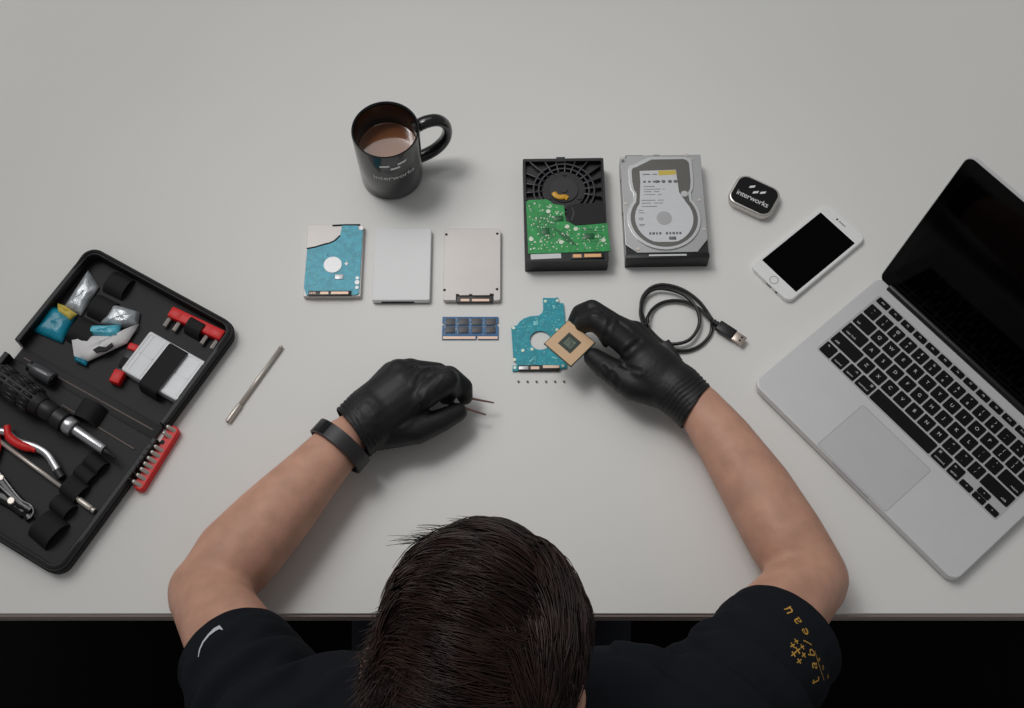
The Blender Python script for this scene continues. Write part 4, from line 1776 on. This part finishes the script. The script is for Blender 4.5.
for ln_ in (((421, 400), (427, 387), (437, 375), (449, 370)), ((427, 402), (432, 390), (441, 379)), ((414, 388), (421, 376), (431, 369)), ((402, 378), (414, 368)), ((424, 404), (414, 414), (400, 424)), ((366, 409), (376, 416)), ((362, 414), (374, 423))):
    fold(gl, [at(x, y, 66) for x, y in ln_], 1.5, 2.0)
shell(finish(gl, 'glove', M['glove'], person))

G = Blob()
w0 = at(690, 404, 50)
hd_ = at(650, 366, 54) - w0
G.limb(at(706, 417, 50), at(692, 403, 50), 31, 29, .9)
G.limb(at(692, 403, 50), at(676, 388, 50), 29, 31, .86)
G.limb(at(675, 389, 50), at(652, 369, 52), 31, 32, .72)
mcp = [at(630, 347, 60), at(627, 334, 58), at(634, 333, 49), at(644, 345, 42)]
for p, r in zip(mcp, (16, 16, 15.5, 15)):
    G.limb(at(668, 380, 50), p, 24, r, .85)
for i in range(3):
    G.limb(mcp[i], mcp[i + 1], 13.5, 13)
fing = [
    [mcp[0], at(596, 320.5, 66), at(585, 323, 54), at(580, 328, 43)],
    [mcp[1], at(592, 309, 58), at(580, 313, 44), at(575, 321, 32)],
    [mcp[2], at(608, 319, 36), at(600, 330, 25), at(606, 344, 21)],
    [mcp[3], at(626, 331, 26), at(617, 340, 18), at(622, 348, 14)]]
for f_, rs in zip(fing, ((15, 13.5, 11.5, 9.5), (14.5, 11.5, 10.5, 9), (12.5, 10.5, 7.5, 5), (12, 10, 8, 7))):
    G.chain(f_, rs)
G.chain([at(668, 390, 46), at(634, 385, 46), at(606, 367, 46), at(593, 357, 42)], (24, 18.5, 14.5, 11.5))
G.limb(at(660, 380, 50), at(633, 371, 50), 20, 12)
gr = G.fuse(2.0, 9)
trim(gr, at(695, 408, 50), Vector((-.80, .60, 0)))
ripple(gr, w0, hd_, 3, .85, 5.2, 19)
for a, c in (((612, 318, 76), (606, 336, 70)), ((590, 310, 78), (602, 314, 76)), ((630, 330, 76), (618, 322, 74)), ((640, 372, 66), (622, 366, 60)), ((612, 372, 62), (618, 384, 56)), ((604, 366, 62), (609, 378, 56)), ((640, 340, 74), (626, 352, 70))):
    fold(gr, [at(*a), at(*c)], 1.3, 2.2)
shell(finish(gr, 'glove', M['glove'], person))

# ---- wristband
ax = (WL - EL).normalized()
sd_ = ax.cross(Vector((0, 0, 1))).normalized()
nn = sd_.cross(ax)
C0 = at(340, 446, 47)


def band(name, th0, th1, w, a_, b_, thick, m_, par, N=64):
    vs, fs = [], []
    full = th1 - th0 > 359
    K = N if full else N + 1
    for i in range(K):
        t = math.radians(th0 + (th1 - th0) * i / N)
        for (off, ww) in ((0, -w / 2), (thick, -w / 2 + .8), (thick, w / 2 - .8), (0, w / 2)):
            vs.append(C0 + sd_ * ((a_ + off) * math.cos(t)) + nn * ((b_ + off) * math.sin(t)) + ax * ww)
    for i in range(N):
        j = (i + 1) % K
        for k in range(4):
            l = (k + 1) % 4
            fs.append((4 * i + k, 4 * j + k, 4 * j + l, 4 * i + l))
    if not full:
        fs += [(0, 1, 2, 3), tuple(4 * N + k for k in (3, 2, 1, 0))]
    o = MB()
    o.raw(vs, fs)
    bmesh.ops.recalc_face_normals(o.bm, faces=o.bm.faces[:])
    return o.build(name, m_, par, auto=40)


wb = band('wristband', 0, 360, 19, 33.5, 31, 3.0, M['band_rubber'], person)
band('screen', 112, 142, 17, 33.7, 31.2, 3.4, M['black_gloss'], wb, 16)

# ---- t-shirt
T = Blob()
for (E_, S_, o_, rs) in ((EL, SL, Vector((-4, -2, 0)), (56, 58, 65, 70)), (ER, SR, Vector((12, -8, 0)), (58, 65, 72, 72))):
    T.chain([E_.lerp(S_, .08) + o_, E_.lerp(S_, .35) + o_, E_.lerp(S_, .7) + o_, S_], rs)
for dx in (-78, 0, 78):
    T.limb(HIP + Vector((dx * .9, 0, 30)), Vector((-26 + dx, 77, 90)), 104, 106, .95)
    T.limb(Vector((-26 + dx, 77, 90)), Vector((-26 + dx * .9, 130, 165)), 104, 84, .95)
T.limb(SL + Vector((10, -10, 0)), SR + Vector((-10, -10, 0)), 70, 70)
T.limb(SL + Vector((30, 34, -14)), SR + Vector((-34, 36, -10)), 66, 66)
T.limb(Vector((-26, 100, 205)), Vector((-29, 150, 290)), 78, 70)
ts = T.fuse(4.5, 6)
v, n = coords(ts), normals(ts)
for (E_, S_, ph0, cut) in ((EL, SL, .4, .40), (ER, SR, 2.1, .33)):
    e, s_ = np.array(E_), np.array(S_)
    d = s_ - e
    ln = np.linalg.norm(d)
    d /= ln
    s = (v - e) @ d
    rel = v - e - s[:, None] * d
    rad = np.linalg.norm(rel, axis=1)
    th = np.arctan2(rel[:, 2], rel[:, 0])
    on = (s < ln * 1.15) & (rad < 105) & (s > 0)
    x = s / ln
    env = np.exp(-((x - .72) / .26) ** 2)
    w_ = np.sin(2 * np.pi * (s / 46 + .32 * np.sin(th + ph0) + .12 * np.sin(3 * th + ph0)))
    w2 = np.sin(2 * np.pi * (s / 25 + .5 * np.sin(th * 2 + ph0)))
    disp = on * env * (6.0 * w_ + 1.8 * w2)
    # stitched hem
    hem0 = ln * cut + 22
    disp -= on * 1.6 * np.exp(-((s - hem0) / 2.6) ** 2)
    disp += on * 1.0 * (s < hem0)
    v += n * disp[:, None]
# soft folds over back and chest
w_ = np.sin(v[:, 0] / 17 + np.sin(v[:, 2] / 30) * 2) * np.sin(v[:, 1] / 24 + v[:, 2] / 40)
mask = np.exp(-((v[:, 0] + 26) / 95) ** 2)
v += n * (2.2 * w_ * mask)[:, None]
put_coords(ts, v)
bt = bmesh.new()
bt.from_mesh(ts)
for (E_, S_, cut) in ((EL, SL, .40), (ER, SR, .33)):
    co = E_.lerp(S_, cut)
    no = (S_ - E_).normalized()
    sel = [x for x in bt.verts if (x.co - co).length < 150 and (x.co - co).dot(no) < 30 and abs(x.co.x) > 175]
    fs = {f for x in sel for f in x.link_faces}
    es = {e for f in fs for e in f.edges}
    vs = {x for f in fs for x in f.verts}
    bmesh.ops.bisect_plane(bt, geom=list(vs) + list(es) + list(fs), plane_co=co, plane_no=no, clear_inner=True)
bt.to_mesh(ts)
bt.free()
shirt = finish(ts, 't_shirt', M['shirt'], person)
so = shirt.modifiers.new('thickness', 'SOLIDIFY')
so.thickness = .003
so.offset = -1
tree = BVHTree.FromPolygons([tuple(x.co * 1000) for x in ts.vertices], [tuple(p.vertices) for p in ts.polygons])
CAM = Vector((0, 0, CH))


def ray_hit(px, py):
    d = (at(px, py, 0) - CAM).normalized()
    h = tree.ray_cast(CAM, d)
    return (h[0], h[1]) if h[0] is not None else (None, None)


def stitch(geo, px, py, ex, size_note=None):
    """Lays flat lettering onto the shirt around a point; ex is its reading direction in the photo."""
    P0, N0 = ray_hit(px, py)
    P1, _ = ray_hit(px + ex[0] * 3, py + ex[1] * 3)
    if P0 is None or P1 is None:
        return None
    X = (P1 - P0)
    X = (X - N0 * X.dot(N0)).normalized()
    Y = N0.cross(X)
    out = []
    for p in geo[0]:
        q = P0 + X * p[0] + Y * p[1]
        h = tree.ray_cast(q + N0 * 25, -N0)
        out.append((h[0] + h[1] * .5) if h[0] is not None else q + N0 * .5)
    return out, geo[1]


def sub_geo(geo, cell=2.0):
    b = bmesh.new()
    vv = [b.verts.new(x) for x in geo[0]]
    for f in geo[1]:
        try:
            b.faces.new([vv[i] for i in f])
        except ValueError:
            pass
    bmesh.ops.triangulate(b, faces=b.faces[:])
    for _ in range(3):
        es = [e for e in b.edges if e.calc_length() > cell]
        if not es:
            break
        bmesh.ops.subdivide_edges(b, edges=es, cuts=1)
        bmesh.ops.triangulate(b, faces=b.faces[:])
    b.verts.index_update()
    r = [tuple(x.co) for x in b.verts], [tuple(x.index for x in f.verts) for f in b.faces]
    b.free()
    return r


b = MB()
word = [('t', 815, 681), ('a', 813.5, 665), ('b', 811, 652.5), ('l', 808, 643), ('e', 804, 632), ('a', 796.5, 621), ('u', 787.5, 611)]
for i, (ch, px, py) in enumerate(word):
    a, c = word[max(i - 1, 0)], word[min(i + 1, 6)]
    ex = Vector((c[1] - a[1], c[2] - a[2])).normalized()
    g = stitch(sub_geo(text_geo(ch, 17)), px, py, ex)
    if g:
        b.raw(*g)
emb = b.build('embroidered_lettering', M['gold_thread'], shirt, auto=0)
b = MB()
for (ch, px, py) in (('e', 827.5, 677), ('o', 822.5, 668), ('s', 818.5, 660)):
    g = stitch(sub_geo(text_geo(ch, 9)), px, py, Vector((-.45, -.9)))
    if g:
        b.raw(*g)
ln_ = [(815 + 9 * t, 653 + 28 * t) for t in (0, .25, .5, .75, 1)]
for (p, q) in zip(ln_[:-1], ln_[1:]):
    vs = [(-2, -.4, 0), (7.6, -.4, 0), (7.6, .4, 0), (-2, .4, 0)]
    g = stitch((vs, [(0, 1, 2, 3)]), p[0], p[1], Vector((q[0] - p[0], q[1] - p[1])).normalized())
    if g:
        b.raw(*g)
b.build('embroidered_small_lettering', M['gold_thread'], shirt, auto=0)


def plus(s, w):
    h = w / 2
    return [(-s, -h, 0), (-h, -h, 0), (-h, -s, 0), (h, -s, 0), (h, -h, 0), (s, -h, 0), (s, h, 0), (h, h, 0), (h, s, 0), (-h, s, 0), (-h, h, 0), (-s, h, 0)], [tuple(range(12))]


b = MB()
for (px, py, s) in ((797.5, 650.5, 3.6), (796, 641.5, 2.8), (792.5, 645.5, 2.8), (802, 647, 2.8), (793.5, 654, 2.8), (803.5, 655, 2.8), (799, 661, 2.8)):
    g = stitch(plus(s, 1.3), px, py, Vector((-.55, -.83)))
    if g:
        b.raw(*g)
b.build('embroidered_crosses', M['gold_thread'], shirt, auto=0)
b = MB()
sw = [(199, 657), (200.5, 650), (204, 642.5), (209.5, 635.5), (215.5, 630.5), (220, 628.2), (223, 630.5)]
hw = [.35, .6, .8, 1.1, 1.7, 2.0, .4]
vs, fs = [], []
for i, (px, py) in enumerate(sw):
    P, N = ray_hit(px, py)
    a, c = sw[max(i - 1, 0)], sw[min(i + 1, 6)]
    d = Vector((c[0] - a[0], c[1] - a[1])).normalized()
    for s in (-1, 1):
        P, N = ray_hit(px - d.y * hw[i] * s, py + d.x * hw[i] * s)
        vs.append(P + N * 1.4 if P is not None else Vector())
for i in range(6):
    fs.append((2 * i, 2 * i + 1, 2 * i + 3, 2 * i + 2))
b.raw(vs, fs)
b.build('swoosh_mark', M['white_thread'], shirt, auto=0)

# ---- trousers and shoes
Q = Blob()
for dx in (-70, 0, 70):
    Q.limb(HIP + Vector((dx, 0, 40)), HIP + Vector((dx, 10, -5)), 96, 98)
for sg in (-1, 1):
    Q.limb(HIP + Vector((sg * 70, 10, -5)), Vector((-26 + sg * 105, 400, -215)), 94, 72)
    Q.limb(Vector((-26 + sg * 105, 400, -215)), Vector((-26 + sg * 110, 430, -655)), 68, 52)
tr = Q.fuse(6, 5)
finish(tr, 'trousers', M['jeans'], person)
for sg in (-1, 1):
    Q = Blob()
    Q.limb(Vector((-26 + sg * 110, 420, -700)), Vector((-26 + sg * 116, 545, -716)), 44, 38, .8)
    Q.limb(Vector((-26 + sg * 110, 425, -660)), Vector((-26 + sg * 110, 420, -700)), 42, 44)
    sm = Q.fuse(4, 4)
    v = coords(sm)
    v[:, 2] = np.maximum(v[:, 2], -748)
    put_coords(sm, v)
    finish(sm, 'shoe', M['black_matt'], person)

# ---- hair: a close cap and combed locks
HE = Vector((0, -8, 22))
HRAD = np.array((73.0, 94.0, 90.0))


def in_hair(n):
    x, y, z = n
    if y > .35 and z < .38 + .25 * (y - .35):
        return False
    if z < -.42 and y > -.35:
        return False
    if z < -.86:
        return False
    if abs(x) > .72 and z < -.12 and .02 < y:
        return False
    return True


cap = bmesh.new()
bmesh.ops.create_uvsphere(cap, u_segments=72, v_segments=48, radius=1.0)
bmesh.ops.delete(cap, geom=[f for f in cap.faces if not in_hair(f.calc_center_median().normalized())], context='FACES')
for x in cap.verts:
    nrm = x.co.normalized()
    k = 1.0
    x.co = HC + HR @ (HE + Vector((nrm.x * (HRAD[0] + 5), nrm.y * (HRAD[1] + 5), nrm.z * (HRAD[2] + 5))))
b = MB()
b.merge(cap)
hair = b.build('hair', M['scalp'], person, auto=0)

hv, hf = [], []
hr = random.Random(21)


def comb(n, jit, mode):
    x, y, z = n
    if mode < 0:
        d = Vector((-1.0, .20 + jit * .22, -.05))
    else:
        d = Vector((.62, -.85 + jit * .25, -.1))
    dn = Vector((-.25 if x < 0 else .2, -.35 + jit * .4, -1.0))
    s = min(max((abs(x) - .66) / .22, 0), 1)
    d = d.lerp(dn, s)
    if y > .62:
        d += Vector((-.5, .7, 0))
    d = d - n * d.dot(n)
    return d.normalized()


def strand(pts, r0):
    base = len(hv)
    N = len(pts)
    for i, p in enumerate(pts):
        t = (pts[min(i + 1, N - 1)] - pts[max(i - 1, 0)]).normalized()
        a = t.orthogonal().normalized()
        c = t.cross(a)
        r = r0 * (1 - .75 * (i / (N - 1)) ** 2)
        for k in range(3):
            hv.append(p + a * r * math.cos(2.094 * k) + c * r * math.sin(2.094 * k))
    for i in range(N - 1):
        for k in range(3):
            l = (k + 1) % 3
            hf.append((base + 3 * i + k, base + 3 * i + l, base + 3 * i + 3 + l, base + 3 * i + 3 + k))


made = 0
while made < 720:
    n = Vector((hr.gauss(0, 1), hr.gauss(0, 1), hr.gauss(0, 1))).normalized()
    if made % 5 == 0:                       # thicker growth where the hair divides
        n = Vector((hr.uniform(.16, .5), n.y, abs(n.z) * .8)).normalized()
    if not in_hair(n) or (n.z < -.2 and hr.random() < .5):
        continue
    made += 1
    side = abs(n.x) > .74
    steps = 11
    jit = hr.uniform(-.6, .6)
    total = hr.uniform(.55, .95) if not side else hr.uniform(.22, .4)
    lift = hr.uniform(0, 12) if not side else hr.uniform(1, 6)
    mode = -1 if n.x < .30 + hr.uniform(-.14, .2) else 1
    path = [n.copy()]
    m_ = n.copy()
    for i in range(steps - 1):
        m_ = (m_ + comb(m_, jit, mode) * (total / steps)).normalized()
        path.append(m_.copy())
    count = hr.randint(12, 20)
    for s in range(count):
        off = Vector((hr.gauss(0, .06), hr.gauss(0, .06), hr.gauss(0, .06)))
        hl = lift + hr.gauss(0, 1.2)
        wob = hr.uniform(-1, 1) * .03
        ln_ = hr.uniform(.75, 1.0)
        pts = []
        last = int(len(path) * ln_)
        for i in range(max(last, 4)):
            t = i / (len(path) - 1)
            q = (path[i] + off * (1 - .78 * t) + Vector((0, wob * math.sin(t * 5), wob * math.cos(t * 4)))).normalized()
            h = 5 + hl * (.35 + .65 * math.sin(min(1, t * 1.35) * PI * .56)) - 2 * t * t
            pts.append(HC + HR @ (HE + Vector((q.x * (HRAD[0] + h), q.y * (HRAD[1] + h), q.z * (HRAD[2] + h)))))
        strand(pts, hr.uniform(.6, 1.0))
# short loose hair bulging over the left ear
for i in range(2600):
    a = hr.uniform(-.95, .35)
    z_ = hr.uniform(-.6, .28)
    n = Vector((-math.sqrt(max(.02, 1 - z_ * z_)) * math.cos(a), math.sin(a), z_)).normalized()
    back = min(max((.35 - n.y) / 1.0, 0), 1)
    h0 = hr.uniform(0, 1) ** .8 * (4 + 24 * back * min(1, max(.25, (.4 - n.z))))
    p = HC + HR @ (HE + Vector((n.x * (HRAD[0] + h0), n.y * (HRAD[1] + h0 * .5), n.z * (HRAD[2] + h0 * .5))))
    d = HR @ Vector((-.25 + hr.uniform(-.35, .2), -.7 + hr.uniform(-.5, .5), -.55 + hr.uniform(-.6, .5))).normalized()
    cv = HR @ Vector((hr.uniform(-.4, .5), hr.uniform(-.5, .5), -.4))
    strand([p + d * (t * 3.0) + cv * (t * t * .22) for t in range(7)], hr.uniform(.4, .6))
# wisps over the forehead
for i in range(70):
    x0 = hr.uniform(-.85, .35) if i % 3 else hr.uniform(-.8, -.55)
    n = Vector((x0, .46, .82)).normalized()
    p = HC + HR @ (HE + Vector((n.x * 80, n.y * 101, n.z * 97)))
    d = HR @ Vector((-.7 + hr.uniform(-.6, .5), .5, .35 + hr.uniform(-.2, .4))).normalized()
    cv = HR @ Vector((hr.uniform(-1, .2), -.3, -.6))
    strand([p + d * (t * 3.0) + cv * (t * t * .33) for t in range(9)], .42)
b = MB()
me = bpy.data.meshes.new('locks')
me.from_pydata([tuple(p * .001) for p in hv], [], hf)
lk = link('locks', me, M['hair'], hair, auto=0)
tag(lk, kind='stuff')

# ---- tweezers and processor held in the gloves
J = at(421, 389, 34)
tw = thing('tweezers', 'thin dark tweezers held open in the gloved hand on the left', 'tweezers', J.x, J.y, 34, 0)
for (pts_) in (((421, 388.5, 34), (455, 395, 34), (475, 399.2, 28), (494, 402.8, 22)), ((421, 389.5, 34), (447.5, 401.8, 35), (466, 408.4, 29), (486, 414.8, 22))):
    P = catmull([at(*p) - Vector((J.x, J.y, 34)) for p in pts_], 6)
    K = len(P)
    b = MB()
    b.tube(P, [2.6 - 1.7 * i / (K - 1) for i in range(K)], 8, flat=.6)
    b.build('prong', M['tweezer'], tw)
b = MB()
b.rod((-7, 1, 0), (3, -.4, 0), 2.6, n=12, bev=.6)
b.build('joint', M['tweezer'], tw)

CZ = 52
q4 = [at(*p, CZ) for p in ((546.4, 341.2), (570.8, 317.8), (593.4, 344.4), (568.2, 368.6))]
cc_ = sum(q4, Vector()) / 4
e1, e2 = q4[1] - q4[0], q4[2] - q4[1]
sd1 = (e1.length + (q4[2] - q4[3]).length) / 2
sd2 = (e2.length + (q4[3] - q4[0]).length) / 2
ang = math.atan2(e1.y, e1.x)
cpu = thing('processor', 'square tan computer processor held between gloved thumb and finger', 'processor', cc_.x, cc_.y, CZ - 3, ang)
b = MB()
b.plate([(-sd1 / 2, -sd2 / 2), (sd1 / 2, -sd2 / 2), (sd1 / 2, sd2 / 2), (-sd1 / 2, sd2 / 2)], 0, 2.6, bev=.2)
b.build('substrate', M['cpu_edge'], cpu)
b = MB()
b.plate(rrect(sd1 - 6, sd2 - 6, 2, 0, 0, 3), -2.2, 0.1)
b.build('heat_spreader', M['steel'], cpu)
b = MB()
iw = 19.5
b.plate([(-sd1 / 2 + .9, -sd2 / 2 + .9), (sd1 / 2 - .9, -sd2 / 2 + .9), (sd1 / 2 - .9, sd2 / 2 - .9), (-sd1 / 2 + .9, sd2 / 2 - .9)], 2.5, 2.9,
        holes=[[(-iw / 2, -iw / 2), (-iw / 2, iw / 2), (iw / 2, iw / 2), (iw / 2, -iw / 2)]])
b.build('contact_field', M['copper'], cpu)
b = MB()
b.plate([(-iw / 2 + .7, -iw / 2 + .7), (iw / 2 - .7, -iw / 2 + .7), (iw / 2 - .7, iw / 2 - .7), (-iw / 2 + .7, iw / 2 - .7)], 2.5, 2.75)
mid = b.build('capacitor_bay', M['cpu_dark'], cpu)
b = MB()
r9 = random.Random(2)
b.plate([(-5.5, -5.5), (5.5, -5.5), (5.5, 5.5), (-5.5, 5.5)], 2.7, 2.9)
for i in range(26):
    b.box((r9.uniform(-5, 5), r9.uniform(-5, 5), 3.2), (1.6, .9, .7), 0, r9.choice((0, PI / 2)))
b.build('capacitors', M['cpu_mid'], mid)
